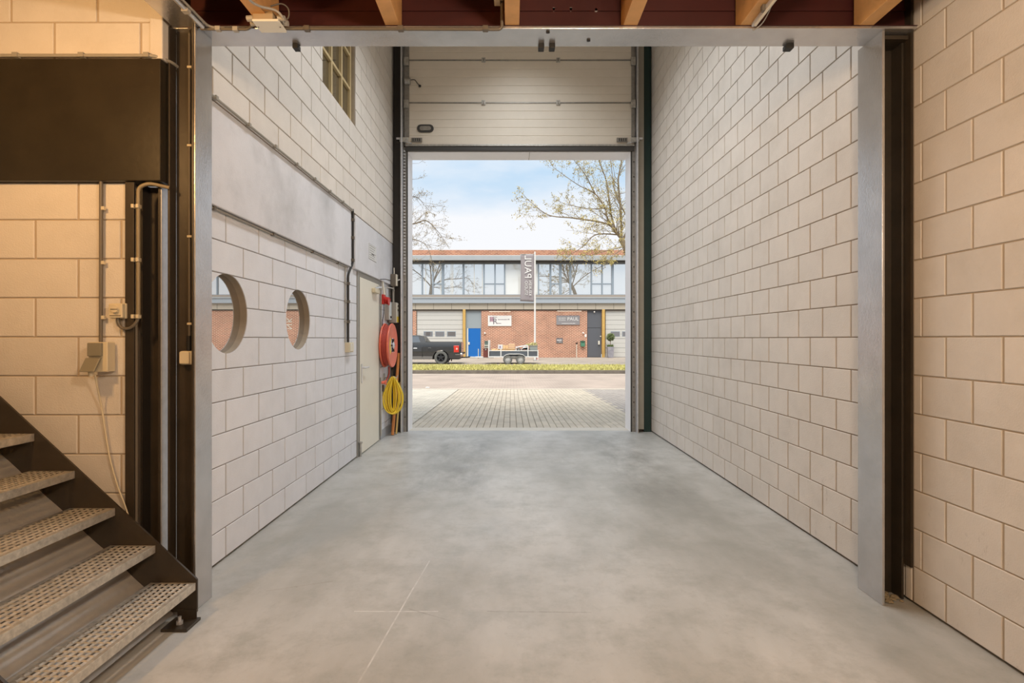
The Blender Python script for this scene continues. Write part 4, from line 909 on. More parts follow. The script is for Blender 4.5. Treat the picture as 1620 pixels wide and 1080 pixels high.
bx('handle', WHITEP, bd, FX(740.5), FX(743), 42.33, 42.39, FZ(545), FZ(541), bevel=.01)
bx('over_panel', SLATE, bd, FX(929.2), FX(951.6), 42.40, 42.5, FZ(518), FZ(490))
e2 = bx('door_frame', DARKER, bd, FX(929.2), FX(951.6), 42.44, 42.5, ZW, FZ(518)); bx('door_leaf', SLATE, e2, FX(929.6), FX(951.2), 42.40, 42.44, ZW + .03, FZ(518.6), bevel=.005)
bx('handle', WHITEP, bd, FX(946.3), FX(949), 42.30, 42.40, FZ(545), FZ(539), bevel=.015)
bx('door_bell', WHITEP, bd, FX(949.5), FX(951.3), 42.36, 42.40, FZ(532.6), FZ(531))
for k, (px, py, m_) in enumerate(((1151, 505, 'K'), (1151, 512, 'N'))):
    pass
kn = thing('wall_letters', 'white letters K and N fixed sideways on the far right brick wall', 'sign', (13.9, 42.3, 2.6))
glyphs('K', .62, (13.95, 42.285, 2.88), rot=math.pi / 2, depth=.02).build('letter', WHITEP, kn); glyphs('N', .62, (13.95, 42.285, 2.36), rot=math.pi / 2, depth=.02).build('letter', WHITEP, kn)

# wall lamps, signs and small things on the facade
def lampbar(p0, p1, py, label):
    t = thing('sign_lamp', label, 'lamp', (FX((p0 + p1) / 2), 42.2, FZ(py)))
    MB().tube([(FX(p0), 41.95, FZ(py)), (FX(p1), 41.95, FZ(py))], .035, 8).build('tube', mat('sign_lamp_tube', (.75, .6, .48), .5), t, smooth=60)
    for px in (p0 + 8, p1 - 7): MB().tube([(FX(px), 42.3, FZ(py) + .06), (FX(px), 41.95, FZ(py))], .02, 6).build('arm', WHITEP, t)
lampbar(774, 807.5, 493.2, 'slim lamp bar fixed above the white sign'); lampbar(881, 919, 492.4, 'slim lamp bar fixed above the grey sign')
ws = thing('wall_sign', 'white rectangular sign with a purple and black logo on the brick wall', 'sign', (FX(790), 42.3, FZ(507)))
bx('board', mat('sign_white', (.80, .78, .75), .5), ws, FX(772), FX(809.2), 42.24, 42.3, FZ(515.6), FZ(498.9), bevel=.01)
INK = mat('sign_ink', (.16, .13, .15), .6); PURP = mat('sign_purple', (.42, .20, .27), .6)
lg = MB()
for i in range(3):
    for j in range(4): lg.box(FX(775.5 + i * 1.75), FX(775.5 + i * 1.75 + 1.5), 42.235, 42.24, FZ(501.2 + j * 1.9 + 1.6), FZ(501.2 + j * 1.9))
lg.build('logo', PURP, ws); mm = MB()
mm.box(FX(774.9), FX(775.5), 42.234, 42.24, FZ(509.6), FZ(500.8)).box(FX(780.3), FX(780.95), 42.234, 42.24, FZ(513.3), FZ(500.8)).box(FX(775), FX(781), 42.234, 42.24, FZ(505.8), FZ(505.3)); mm.build('logo_bars', INK, ws, fix=False)
glyphs('R', .62, (FX(783.4), 42.235, FZ(508.4)), depth=.008).build('letter', INK, ws)
bx('rule', INK, ws, FX(781), FX(786.4), 42.234, 42.24, FZ(501.9), FZ(501.3))
def strokes(name, m_, par, p0, p1, py, ht, seed, y=42.236):
    r_ = random.Random(seed); x_ = p0; q = MB()
    while x_ < p1:
        l = r_.uniform(.35, .8); hh = ht * r_.uniform(.7, 1.0); q.box(FX(x_), FX(min(x_ + l, p1)), y - .002, y + .006, FZ(py + ht / 2), FZ(py + ht / 2 - hh)); x_ += l + r_.uniform(.12, .3)
    q.build(name, m_, par, fix=False)
strokes('print', INK, ws, 787.5, 802, 505.3, 1.2, 3); strokes('print', INK, ws, 802.8, 806.2, 505.0, 1.6, 4); strokes('print', INK, ws, 786.8, 793, 511.2, 1.2, 6)
gs = thing('wall_sign', 'grey rectangular sign with white lettering PAUL on the brick wall', 'sign', (FX(898.5), 42.3, FZ(507)))
SGREY = mat('sign_grey', (.27, .255, .26), .5); SW = mat('sign_lettering', (.80, .78, .76), .5)
bx('board', SGREY, gs, FX(880.1), FX(917), 42.24, 42.3, FZ(513.7), FZ(498.9), bevel=.01)
glyphs('PAUL', .38, (FX(906.2), 42.235, FZ(504.5)), depth=.008).build('lettering', SW, gs)
glyphs('KEUKEN', .155, (FX(889.2), 42.235, FZ(503.2)), depth=.008).build('lettering', SW, gs); glyphs('STUDIO', .155, (FX(889.2), 42.235, FZ(506.2)), depth=.008).build('lettering', SW, gs)
strokes('print', SW, gs, 888.5, 910, 511.4, .9, 9)
ss = thing('wall_sign', 'small dark grey plate with two white lines low on the brick wall', 'sign', (FX(885.3), 42.3, FZ(539)))
bx('board', mat('sign_dark', (.17, .155, .155), .5), ss, FX(880), FX(890.3), 42.26, 42.3, FZ(542.8), FZ(534.6), bevel=.01)
strokes('print', SW, ss, 881, 888.5, 537.8, 2.0, 12, 42.257); strokes('print', SW, ss, 884, 888, 540.6, .8, 13, 42.257)
for px, py, lab in ((767.2, 527, 'round white wall lamp right of the blue door'), (922.6, 526.6, 'round white wall lamp left of the slate grey door'), (940.5, 493.2, 'round white lamp above the slate grey door')):
    t = thing('wall_lamp', lab, 'lamp', (FX(px), 42.3, FZ(py))); yb = 42.3 if py > 500 else 42.4
    MB().lathe([(0, -.13), (.045, -.12), (.07, -.06), (.07, 0)], (FX(px), yb, FZ(py)), 'y', 14).build('globe', mat('lamp_globe', (.85, .82, .76), .4), t, smooth=60); bx('back_plate', WHITEP, t, FX(px) - .05, FX(px) + .05, yb - .012, yb, FZ(py) - .05, FZ(py) + .05)
nb = thing('paper_notice', 'small pale notice on the brick beside the slate grey door', 'sign', (FX(926.4), 42.3, FZ(530.6))); bx('plate', SW, nb, FX(925), FX(927.9), 42.27, 42.3, FZ(533), FZ(528.6), bevel=.004)
mbx = thing('mailbox', 'green mailbox hung on the brick wall near the slate grey door', 'mailbox', (FX(921.5), 42.2, FZ(543.5)))
MG = mat('mailbox_green', (.075, .23, .145), .5)
bx('body', MG, mbx, FX(918.2), FX(924.9), 42.08, 42.3, FZ(548), FZ(540), bevel=.03); bx('lid', mat('mailbox_dark_green', (.03, .10, .07), .5), mbx, FX(917.8), FX(925.2), 42.05, 42.3, FZ(540.1), FZ(539), bevel=.01); bx('slot', BLACK, mbx, FX(919.3), FX(923.8), 42.072, 42.082, FZ(542), FZ(541.4))
bp = thing('garden_light', 'white post with a black lamp head in front of the brick wall', 'lamp', (FX(911.4), 42.0, ZW))
MB().tube([(FX(911.4), 42.0, ZW), (FX(911.4), 42.0, FZ(544))], .03, 8).build('post', WHITEP, bp, smooth=60); MB().lathe([(0, 0), (.06, 0), (.10, .06), (.03, .10), (0, .10)], (FX(911.4), 42.0, FZ(544.2)), 'z', 10).build('head', BLACK, bp); MB().lathe([(0, 0), (.05, .02), (.03, .07), (0, .08)], (FX(912.5), 42.0, FZ(542.6)), 'z', 8).build('finial', BLACK, bp)
# planter with a clipped tree
Yp = 41.5; kp = Yp / F
px0 = (965.4 - CX) * kp
pt = thing('planter', 'tall grey planter beside the ochre post at the second overhead door', 'planter', (px0, Yp, ZW))
MB().prism([(-.21, 0), (.21, 0), (.26, .88), (-.26, .88)], 'y', -.23, .23).v
pp = MB().add([(px0 + s1 * (.20 if z < .5 else .26), Yp + s2 * (.20 if z < .5 else .26), ZW + z) for z in (0, .86) for s1, s2 in ((-1, -1), (1, -1), (1, 1), (-1, 1))], [(0, 3, 2, 1), (4, 5, 6, 7)] + [(i, (i + 1) % 4, 4 + (i + 1) % 4, 4 + i) for i in range(4)]).build('pot', mat('planter_grey', (.30, .29, .32), .6, var=.25, vscale=5), pt, bevel=.02)
LEAFG = mat('bay_leaves', (.15, .19, .07), .7, rnd=.35); rr = random.Random(8)
tp = thing('topiary_tree', 'small clipped ball tree growing in the grey planter', 'plant', (px0, Yp, ZW + .86))
MB().tube([(px0, Yp, ZW + .84), (px0 + .02, Yp, ZW + 1.42)], .025, 7).build('stem', mat('stem_bark', (.30, .20, .15), .8), tp)
lm = MB()
for k in range(900):
    d = Vector((rr.gauss(0, 1), rr.gauss(0, 1), rr.gauss(0, 1))).normalized() * (rr.random() ** .4) * .34; c_ = Vector((px0 + .02, Yp, ZW + 1.62)) + d
    if k >= 650: c_ = Vector((px0 + rr.uniform(-.24, .24), Yp + rr.uniform(-.24, .24), ZW + rr.uniform(.86, 1.02)))
    a_ = Vector((rr.uniform(-1, 1), rr.uniform(-1, 1), rr.uniform(-1, 1))).normalized() * .06; b_ = a_.orthogonal().normalized() * .03
    lm.add([c_ - a_, c_ + b_, c_ + a_, c_ - b_], [(0, 1, 2, 3)])
lm.build('foliage', LEAFG, tp, kind='stuff', fix=False)

# ------------------------------------------------------------------ flagpole with banner
Yb = 36.0; kb_ = Yb / F
def BX(px): return (px - CX) * kb_
def BZ(py): return H + (CY - py) * kb_
fp = thing('flagpole', 'tall white flagpole standing behind the trailer', 'flagpole', (BX(846.3), Yb, ZW))
MB().tube([(BX(846.3), Yb, ZW), (BX(846.3), Yb, BZ(398))], [.065, .05], 12).build('pole', mat('pole_white', (.82, .80, .77), .4), fp, smooth=60)
MB().lathe([(0, 0), (.14, 0), (.14, .03), (.08, .05), (0, .05)], (BX(846.3), Yb, ZW), 'z', 12).build('foot', GALV, fp)
MB().tube([(BX(846.3), Yb - .02, BZ(402)), (BX(822.5), Yb - .02, BZ(402.2))], .02, 8).build('banner_arm', PALE, fp)
bn = thing('banner', 'tall mauve-grey banner with reversed white lettering hanging from the flagpole', 'banner', (BX(834), Yb - .03, BZ(440)))
bv = []; nu, nv_ = 8, 20
for j in range(nv_ + 1):
    for i in range(nu + 1):
        u, v = i / nu, j / nv_; bv.append((BX(823.4 + 21.4 * u + .5 * math.sin(v * 4)), Yb - .03 + .03 * math.sin(u * 7 + v * 3), BZ(402.3 + 75 * v - (1.0 * (1 - u) * v))))
mB = MB().add(bv, [(j * (nu + 1) + i, j * (nu + 1) + i + 1, (j + 1) * (nu + 1) + i + 1, (j + 1) * (nu + 1) + i) for j in range(nv_) for i in range(nu)])
bo = mB.build('cloth', mat('banner_cloth', (.31, .275, .285), .8, var=.05), bn, smooth=60, fix=False)
sd = bo.modifiers.new('t', 'SOLIDIFY'); sd.thickness = .006
yl = Yb - .085
glyphs('PAUL', .66, (BX(834.8), yl, BZ(422.4)), rot=math.pi / 2, flip=True, depth=.01).build('lettering', SW, bn)
glyphs('KEUKEN', .27, (BX(838.6), yl, BZ(455.5)), rot=math.pi / 2, flip=True, depth=.01).build('lettering', SW, bn)
glyphs('STUDIO', .27, (BX(832.4), yl, BZ(455.5)), rot=math.pi / 2, flip=True, depth=.01).build('lettering', SW, bn)

# ------------------------------------------------------------------ pickup truck
YV = 30.9; kv = YV / F; ZT = ZW
def VX(px): return (px - CX) * kv
def VZ(py): return H + (CY - py) * kv
YM = YV + .95                                     # centre line; near side at YV
PAINT = mat('black_car_paint', (.03, .03, .032), .32, spec=.5, coat=.6); PAINT.node_tree.nodes['Principled BSDF'].inputs['Coat IOR'].default_value = 1.6
CGLASS = mirror_glass('car_glass', (.03, .03, .03), .28)
TYRE = mat('tyre_rubber', (.13, .13, .12), .85); RIMM = mat('dark_alloy', (.06, .06, .065), .3, metal=.6); RIML = mat('silver_rim', (.55, .55, .53), .4, metal=.4)
CHROME = mat('chrome', (.75, .76, .78), .2, metal=.9); REDL = mat('tail_lamp_red', (.65, .035, .02), .3, spec=.7)
tk = thing('pickup_truck', 'black pickup truck parked across the street facing left', 'truck', (VX(650), YM, ZT))
def arch(cx, cz, r, z): 
    h = math.sqrt(max(r * r - (z - cz) ** 2, 0)); a0 = math.atan2(z - cz, h); n = 12
    return [(cx + r * math.cos(a0 + (math.pi - 2 * a0) * k / n), cz + r * math.sin(a0 + (math.pi - 2 * a0) * k / n)) for k in range(n + 1)]
wr_ = (VX(697.4), VZ(566.3)); wf_ = (VX(600), VZ(566.3)); zb_ = VZ(567)
out = [(VX(728.5), zb_)] + arch(wr_[0], wr_[1], .47, zb_) + arch(wf_[0], wf_[1], .47, zb_) + [(VX(577), zb_ + .05), (VX(576), VZ(551)), (VX(579), VZ(546.5)), (VX(611), VZ(543)), (VX(667), VZ(541)), (VX(726), VZ(540.6)), (VX(728.5), VZ(542))]
def car_body(poly, zs_w, name, par, m_, bevel=.03):
    bm = bmesh.new(); mb_ = MB().prism(poly, 'y', -1, 1); vs = [bm.verts.new(p) for p in mb_.v]
    for f in mb_.f: bm.faces.new([vs[i] for i in f])
    for z, _ in zs_w[1:-1]: bmesh.ops.bisect_plane(bm, geom=bm.verts[:] + bm.edges[:] + bm.faces[:], plane_co=(0, 0, z), plane_no=(0, 0, 1))
    def hw(z):
        for (z0, w0), (z1, w1) in zip(zs_w, zs_w[1:]):
            if z <= z1: return w0 + (w1 - w0) * max(0, (z - z0)) / (z1 - z0)
        return zs_w[-1][1]
    for v in bm.verts: v.co.y = YM + v.co.y * hw(v.co.z)
    bmesh.ops.recalc_face_normals(bm, faces=bm.faces); bmesh.ops.triangulate(bm, faces=[f for f in bm.faces if len(f.verts) > 4])
    c = Vector((sum(v.co.x for v in bm.verts) / len(bm.verts), YM, sum(v.co.z for v in bm.verts) / len(bm.verts)))
    for v in bm.verts: v.co -= c
    me = bpy.data.meshes.new(name); bm.to_mesh(me); bm.free(); me.materials.append(m_)
    me.polygons.foreach_set('use_smooth', [True] * len(me.polygons)); me.set_sharp_from_angle(angle=math.radians(35))
    o = put(bpy.data.objects.new(name, me), par, c)
    return o
car_body(out, [(zb_ - .1, .86), (VZ(563), .90), (VZ(556), .955), (VZ(550), .952), (VZ(547), .94), (VZ(544), .915), (VZ(540), .87)], 'body', tk, PAINT)
bx('bed_lip', mat('bed_rail_black', (.03, .03, .03), .5), tk, VX(672), VX(726), YM - .87, YM - .79, VZ(541), VZ(540.2), bevel=.006)
bx('bed_floor', BLACK, tk, VX(676), VX(724), YM - .78, YM + .78, VZ(541.3), VZ(540.45))
cabp = [(VX(611), VZ(543.5)), (VX(674.5), VZ(541.5)), (VX(667), VZ(531)), (VX(662), VZ(530)), (VX(634), VZ(530.2)), (VX(627), VZ(532))]
car_body(cabp, [(VZ(544), .86), (VZ(530), .70)], 'cab', tk, PAINT)
def sidewin(name, pts):
    for s in (-1, 1):
        def yy(z): return YM + s * (.86 - (.16) * (z - VZ(544)) / (VZ(530) - VZ(544)) + .004)
        MB().add([(x, yy(z), z) for x, z in pts], [tuple(range(len(pts)))]).build(name, CGLASS, tk, fix=False)
sidewin('side_window', [(VX(642), VZ(541.8)), (VX(664.5), VZ(541.3)), (VX(661), VZ(532)), (VX(642), VZ(532))])
sidewin('side_window', [(VX(616), VZ(542.5)), (VX(640), VZ(541.9)), (VX(640), VZ(532)), (VX(632), VZ(532.5))])
MB().add([(VX(674.2), YM + s * .74, VZ(541)) for s in (-1, 1)] + [(VX(667.6), YM + s * .62, VZ(531.5)) for s in (1, -1)], [(0, 1, 2, 3)]).build('rear_window', CGLASS, tk, fix=False)
MB().add([(VX(611.5), YM + s * .76, VZ(542.7)) for s in (-1, 1)] + [(VX(626), YM + s * .62, VZ(532.5)) for s in (1, -1)], [(0, 1, 2, 3)]).build('windscreen', CGLASS, tk, fix=False)
for px in (641, 668): bx('door_seam', BLACK, tk, VX(px) - .008, VX(px) + .008, YM - .957, YM - .94, VZ(565), VZ(549.8))
bx('door_handle', CHROME, tk, VX(654), VX(660), YM - .975, YM - .945, VZ(551.5), VZ(550.2), bevel=.01)
bx('fuel_flap', PAINT, tk, VX(676.5), VX(682), YM - .958, YM - .94, VZ(554), VZ(549.8), bevel=.01)
bx('sill_trim', mat('grey_trim', (.16, .15, .14), .5), tk, VX(612), VX(684), YM - .93, YM - .90, VZ(568), VZ(563.5), bevel=.01)
for s in (-1, 1):
    bx('tail_lamp', REDL, tk, VX(717.6), VX(726.2), YM + s * .955, YM + s * .80, VZ(557.3), VZ(546.5), bevel=.02)
    bx('lamp_lens', mat('reversing_lens', (.8, .5, .4), .3), tk, VX(721.5), VX(724), YM + s * .965, YM + s * .94, VZ(553), VZ(550))
    bx('head_lamp', CHROME, tk, VX(575.5), VX(584), YM + s * .94, YM + s * .62, VZ(552), VZ(548), bevel=.02)
    bx('mud_flap', BLACK, tk, VX(708.5), VX(709.6), YM + s * .95, YM + s * .66, VZ(573), VZ(559))
    bx('side_mirror', PAINT, tk, VX(622), VX(627), YM + s * .93, YM + s * 1.13, VZ(544), VZ(539), bevel=.03)
bx('tailgate', mat('blue_black_paint', (.02, .035, .07), .3, coat=1), tk, VX(727.5), VX(729.3), YM - .80, YM + .80, VZ(558), VZ(541), bevel=.02)
bx('rear_bumper', CHROME, tk, VX(719.5), VX(731.5), YM - .92, YM + .92, VZ(561.5), VZ(558.3), bevel=.03); bx('bumper_step', BLACK, tk, VX(728), VX(732), YM - .75, YM + .75, VZ(560), VZ(557.6), bevel=.02)
bx('front_bumper', CHROME, tk, VX(573.5), VX(580), YM - .92, YM + .92, VZ(564), VZ(557.5), bevel=.04); bx('tow_bar', BLACK, tk, VX(726), VX(738), YM - .04, YM + .04, VZ(566.8), VZ(565))
bx('chassis', BLACK, tk, VX(580), VX(726), YM - .72, YM + .72, VZ(568.5), VZ(562))
for cx_ in (wr_[0], wf_[0]): MB().tube([(cx_, YM - .7, VZ(566.3)), (cx_, YM + .7, VZ(566.3))], .05, 8).build('axle', BLACK, tk)
def wheel(root, cx_, cz_, yface, s, R, wd, rim_m, spokes, hub_m=None):
    """s: -1 the near side. The tyre is the part; rim and spokes hang under it."""
    y0_ = yface; pr_ = [(R * .62, 0), (R * .9, 0), (R, .035), (R, wd - .035), (R * .9, wd), (R * .62, wd)]
    ty = MB().lathe([(r, -s * a) for r, a in pr_], (cx_, y0_, cz_), 'y', 32, closed=True).build('wheel', TYRE, root, smooth=35)
    ri = MB().lathe([(r, -s * a) for r, a in [(R * .64, .0), (R * .64, wd), (R * .55, wd), (R * .55, .02), (R * .60, .0)]], (cx_, y0_, cz_), 'y', 32, closed=True)
    ri.build('rim', rim_m, ty, smooth=35)
    for k in range(spokes):
        t = 2 * math.pi * k / spokes + .3
        MB().tube([(cx_ + R * .1 * math.cos(t), y0_ - s * .035, cz_ + R * .1 * math.sin(t)), (cx_ + R * .58 * math.cos(t), y0_ - s * .02, cz_ + R * .58 * math.sin(t))], [R * .11, R * .075], 6).build('spoke', hub_m or rim_m, ty, smooth=40)
    MB().lathe([(0, -s * .01), (R * .17, -s * .015), (R * .2, -s * .05), (0, -s * .05)], (cx_, y0_, cz_), 'y', 14).build('hub_cap', hub_m or rim_m, ty, smooth=40)
    MB().lathe([(0, -s * .10), (R * .56, -s * .10), (R * .56, -s * .11), (0, -s * .11)], (cx_, y0_, cz_), 'y', 20).build('brake_disc', BLACK if spokes < 8 else rim_m, ty)
for c_ in (wr_, wf_):
    for s in (-1, 1): wheel(tk, c_[0], ZT + .385, YM + s * .95, s, .385, .26, RIMM, 5)

# ------------------------------------------------------------------ trailer and its load
tl_ = thing('trailer', 'open two-axle trailer with dark side boards and galvanised frame', 'trailer', (VX(812), YV + .8, ZT))
BOARD = mat('slate_side_board', (.085, .095, .11), .55, var=.1)
GF = mat('pale_galvanised_frame', (.74, .74, .72), .4, metal=.15, var=.1)
YT0, YT1 = YV + .08, YV + 1.72; zr0, zr1 = VZ(564.8), VZ(554.5)
xl, xr = VX(774), VX(851)
deck = bx('deck', mat('deck_board', (.22, .16, .10), .8), tl_, xl, xr, YT0, YT1, zr0, zr0 + .05)
for a, b in ((774, 792), (793, 835), (836, 850.5)):
    bx('side_board', BOARD, tl_, VX(a), VX(b), YT0, YT0 + .03, zr0 + .05, zr1 - .02, bevel=.004); bx('side_board', BOARD, tl_, VX(a), VX(b), YT1 - .03, YT1, zr0 + .05, zr1 - .02, bevel=.004)
for x_ in (xl, xr - .03): bx('end_board', BOARD, tl_, x_, x_ + .03, YT0, YT1, zr0 + .05, zr1 - .02)
for y_ in (YT0, YT1): bx('top_rail', GF, tl_, xl, xr, y_ - .02, y_ + .02, zr1 - .03, zr1 + .01, bevel=.004); bx('bottom_rail', GF, tl_, xl, xr, y_ - .025, y_ + .025, zr0 - .02, zr0 + .05, bevel=.004)
for y_ in (YT0 - .015, YT1 + .015):
    for px, t_, b_ in ((773, 538, 565), (792.4, 552, 565), (835.4, 547, 565), (851, 553.5, 570)): bx('post', GF, tl_, VX(px) - .03, VX(px) + .03, y_ - .02, y_ + .02, VZ(b_), VZ(t_), bevel=.004)
fpz = [(795, 567), (797.5, 562.5), (801, 560), (806, 559.2), (822, 559.2), (827.5, 560.3), (830.5, 563), (832.8, 567)]
for s, y_ in ((-1, YT0), (1, YT1)):
    fa = [Vector((VX(x), 0, VZ(z))) for x, z in fpz]; V = []; Fc = []
    for p in fa:
        V += [(p.x, y_ + s * .24, p.z), (p.x, y_ + s * .24, p.z - .035), (p.x, y_ + s * .03, p.z - .0), (p.x, y_ + s * .03, p.z - .035)]
    for k in range(len(fa) - 1):
        o_ = 4 * k; Fc += [(o_, o_ + 4, o_ + 5, o_ + 1), (o_ + 2, o_ + 3, o_ + 7, o_ + 6), (o_, o_ + 2, o_ + 6, o_ + 4), (o_ + 1, o_ + 5, o_ + 7, o_ + 3)]
    MB().add(V, Fc + [(0, 1, 3, 2)]).build('mudguard', GF, tl_)
for px in (803.2, 823.4):
    for s, y_ in ((-1, YT0 - .22), (1, YT1 + .22)): wheel(tl_, VX(px), ZT + .265, y_, s, .265, .17, RIML, 9)
    MB().tube([(VX(px), YT0 - .1, ZT + .265), (VX(px), YT1 + .1, ZT + .265)], .03, 8).build('axle', GALV, tl_)
bx('spring_beam', GALV, tl_, VX(798), VX(829), YT0 + .05, YT0 + .12, VZ(568), VZ(564.8)); bx('spring_beam', GALV, tl_, VX(798), VX(829), YT1 - .12, YT1 - .05, VZ(568), VZ(564.8))
for y_ in (YT0 + .15, YT1 - .15): MB().tube([(VX(780), y_, VZ(565.5)), (VX(748), YM - .1 if y_ < YM else YM + .1, VZ(565.8)), (VX(741), YM, VZ(565.8))], .04, 6).build('draw_bar', GF, tl_)
MB().tube([(VX(750), YM, VZ(565.8)), (VX(737.5), YM, VZ(565.3))], .045, 8).build('coupling', BLACK, tl_); MB().tube([(VX(755.5), YM - .12, VZ(552)), (VX(755.5), YM - .12, VZ(566))], .03, 8).build('jockey_leg', GF, tl_)
MB().lathe([(0, -.025), (.05, -.025), (.05, .025), (0, .025)], (VX(755.5), YM - .12, VZ(566.5)), 'y', 12).build('jockey_wheel', GALV, tl_)
bx('tail_lamp', REDL, tl_, VX(849.5), VX(852.5), YT0 - .02, YT0 + .2, VZ(568.5), VZ(566), bevel=.008)
# on the drawbar
yb0, yb1 = YT0 + .25, YT1 - .25
b1 = thing('tool_chest', 'maroon tool chest standing on the trailer drawbar', 'box', (VX(767.5), YM, VZ(565))); bx('body', mat('maroon_paint', (.17, .045, .035), .6, var=.2), b1, VX(764), VX(772), yb0, yb1, VZ(565.3), VZ(552), bevel=.01); bx('lid', mat('maroon_lid', (.20, .06, .045), .6), b1, VX(763.6), VX(772.2), yb0 - .02, yb1 + .02, VZ(552.4), VZ(551.3), bevel=.005); bx('catch', GALV, b1, VX(767), VX(769), yb0 - .03, yb0 - .015, VZ(554), VZ(551.6))
b2 = thing('storage_tray', 'pale storage tray with dark slots on top of the maroon tool chest', 'tray', (VX(769), YM, VZ(551))); bx('body', mat('pale_tray', (.55, .52, .45), .6), b2, VX(765.6), VX(772), yb0, yb1, VZ(551.2), VZ(545.4), bevel=.01); bx('slot', BLACK, b2, VX(766), VX(771.6), yb0 - .008, yb0, VZ(548.6), VZ(547.4)); bx('slot', BLACK, b2, VX(766), VX(771.6), yb0 - .008, yb0, VZ(551), VZ(550.3))
b3 = thing('plastic_crate', 'grey-green plastic crate topping the stack on the trailer drawbar', 'crate', (VX(769), YM, VZ(545))); bx('body', mat('grey_green_plastic', (.12, .16, .14), .6), b3, VX(766), VX(772), yb0, yb1, VZ(545.3), VZ(539.4), bevel=.01); bx('rim', mat('grey_green_rim', (.16, .19, .17), .6), b3, VX(765.6), VX(772.2), yb0 - .02, yb1 + .02, VZ(540.2), VZ(539), bevel=.005)
CARD = mat('cardboard', (.78, .49, .25), .8, var=.1); PINE = mat('raw_pine', (.84, .58, .32), .7, var=.12)
def box_thing(name, label, cat, a, b, t_, bt, y0_, y1_, m_, parts=()):
    t = thing(name, label, cat, (VX((a + b) / 2), (y0_ + y1_) / 2, VZ(bt))); bx('body', m_, t, VX(a), VX(b), y0_, y1_, VZ(bt), VZ(t_), bevel=.008)
    for (n_, m2, a2, b2_, t2, bt2) in parts: bx(n_, m2, t, VX(a2), VX(b2_), y0_ - .006, y0_ + .001, VZ(bt2), VZ(t2))
    return t
y0_, y1_ = YT0 + .15, YT1 - .2
for k, (a, b, lab) in enumerate(((777, 784.5, 'pale board lying in the trailer front corner'), (784.5, 792, 'tan board lying in the trailer under the white carton'), (792, 815, 'long pine boards lying in the trailer under the cartons'))):
    t = thing('board_stack', lab, 'boards', (VX((a + b) / 2), YM, zr0 + .05))
    bx('packing', BLACK, t, VX(a) + .03, VX(b) - .03, y0_ + .05, y1_ - .05, zr0 + .05, VZ(555))
    for j in range(3): bx('board', PINE, t, VX(a) + .01 * j, VX(b) - .012 * j, y0_ + .02 * j, y1_, VZ(555 - j * .95), VZ(554.15 - j * .95), bevel=.004)
box_thing('carton', 'white carton with a blue print among the load on the trailer', 'box', 787.6, 795.2, 545.4, 552.2, y0_, y0_ + .6, mat('white_carton', (.72, .68, .66), .7), [('print', mat('carton_print', (.25, .20, .35), .7), 790, 792, 547, 550.5)])
box_thing('carton', 'tan carton right next to the white carton on the trailer', 'box', 795.6, 799.6, 546, 552.2, y0_, y0_ + .5, CARD, [('tape', PINE, 797.3, 797.9, 546.2, 552)])
box_thing('carton', 'tan carton between another tan carton and the stacked planks', 'box', 800, 804, 546.2, 552.2, y0_, y0_ + .5, CARD, [('tape', PINE, 801.7, 802.3, 546.4, 552)])
pk = thing('plank_stack', 'stack of short pine planks on the trailer beside the tan cartons', 'planks', (VX(809.5), YM, VZ(552)))
for j in range(6): bx('plank', PINE if j % 2 == 0 else mat('pinkish_plank', (.66, .40, .27), .7), pk, VX(804.4 + (.6 if j == 5 else 0) + .3 * (j % 2)), VX(815 - .4 * (j % 3)), y0_, y0_ + .7, VZ(552.2 - j * 1.5), VZ(550.85 - j * 1.5), bevel=.006)
sc = thing('sloping_rack', 'white metal rack sloping up over the rear of the trailer', 'rack', (VX(826), YT0 + .05, VZ(554)))
for y_ in (YT0 + .06, YT0 + .9):
    MB().tube([(VX(816.3), y_, VZ(554.2)), (VX(816.3), y_, VZ(549.6)), (VX(835.4), y_, VZ(546.2))], .028, 6).build('side_bar', GF, sc)
for px, py in ((816.3, 549.8), (825, 548.2), (834, 546.5)): MB().tube([(VX(px), YT0 + .06, VZ(py)), (VX(px), YT0 + .9, VZ(py))], .024, 6).build('cross_bar', GF, sc)
pb = thing('machine_case', 'dark rounded case under the white rack on the trailer', 'case', (VX(820.5), YM, VZ(553.5))); MB().prism([(VX(817.6), VZ(554.9)), (VX(824), VZ(554.9)), (VX(823.5), VZ(551.2)), (VX(821), VZ(550.2)), (VX(818.2), VZ(551))], 'y', YT0 + .15, YT0 + .75).build('body', mat('case_grey', (.10, .10, .11), .5), pb, bevel=.02); bx('packing', BLACK, pb, VX(818), VX(823.6), YT0 + .2, YT0 + .7, zr0 + .05, VZ(554.8)); MB().lathe([(0, -.02), (.06, -.02), (.06, 0), (0, 0)], (VX(820.8), YT0 + .15, VZ(552.6)), 'y', 14).build('dial', PALE, pb)
wsk = thing('plastic_sheet', 'crumpled white plastic sheet lying in the trailer under the rack', 'sheet', (VX(831), YM, VZ(554))); rr = random.Random(21); n1 = 9; V = []
for j in range(n1):
    for i in range(n1):
        V.append((VX(824.5 + 13.5 * i / (n1 - 1)), YT0 + .1 + .9 * j / (n1 - 1), VZ(554.2) + (.05 + .16 * math.sin(math.pi * i / (n1 - 1)) * math.sin(math.pi * min(1, .25 + j / (n1 - 1)))) + rr.uniform(-.02, .02)))
so = MB().add(V, [(j * n1 + i, j * n1 + i + 1, (j + 1) * n1 + i + 1, (j + 1) * n1 + i) for j in range(n1 - 1) for i in range(n1 - 1)]).build('sheet', mat('white_sheet', (.78, .78, .78), .6), wsk, smooth=70, fix=False); so.modifiers.new('t', 'SOLIDIFY').thickness = .01
bx('packing', BLACK, wsk, VX(826), VX(837), YT0 + .15, YT0 + .9, zr0 + .05, VZ(554.0))
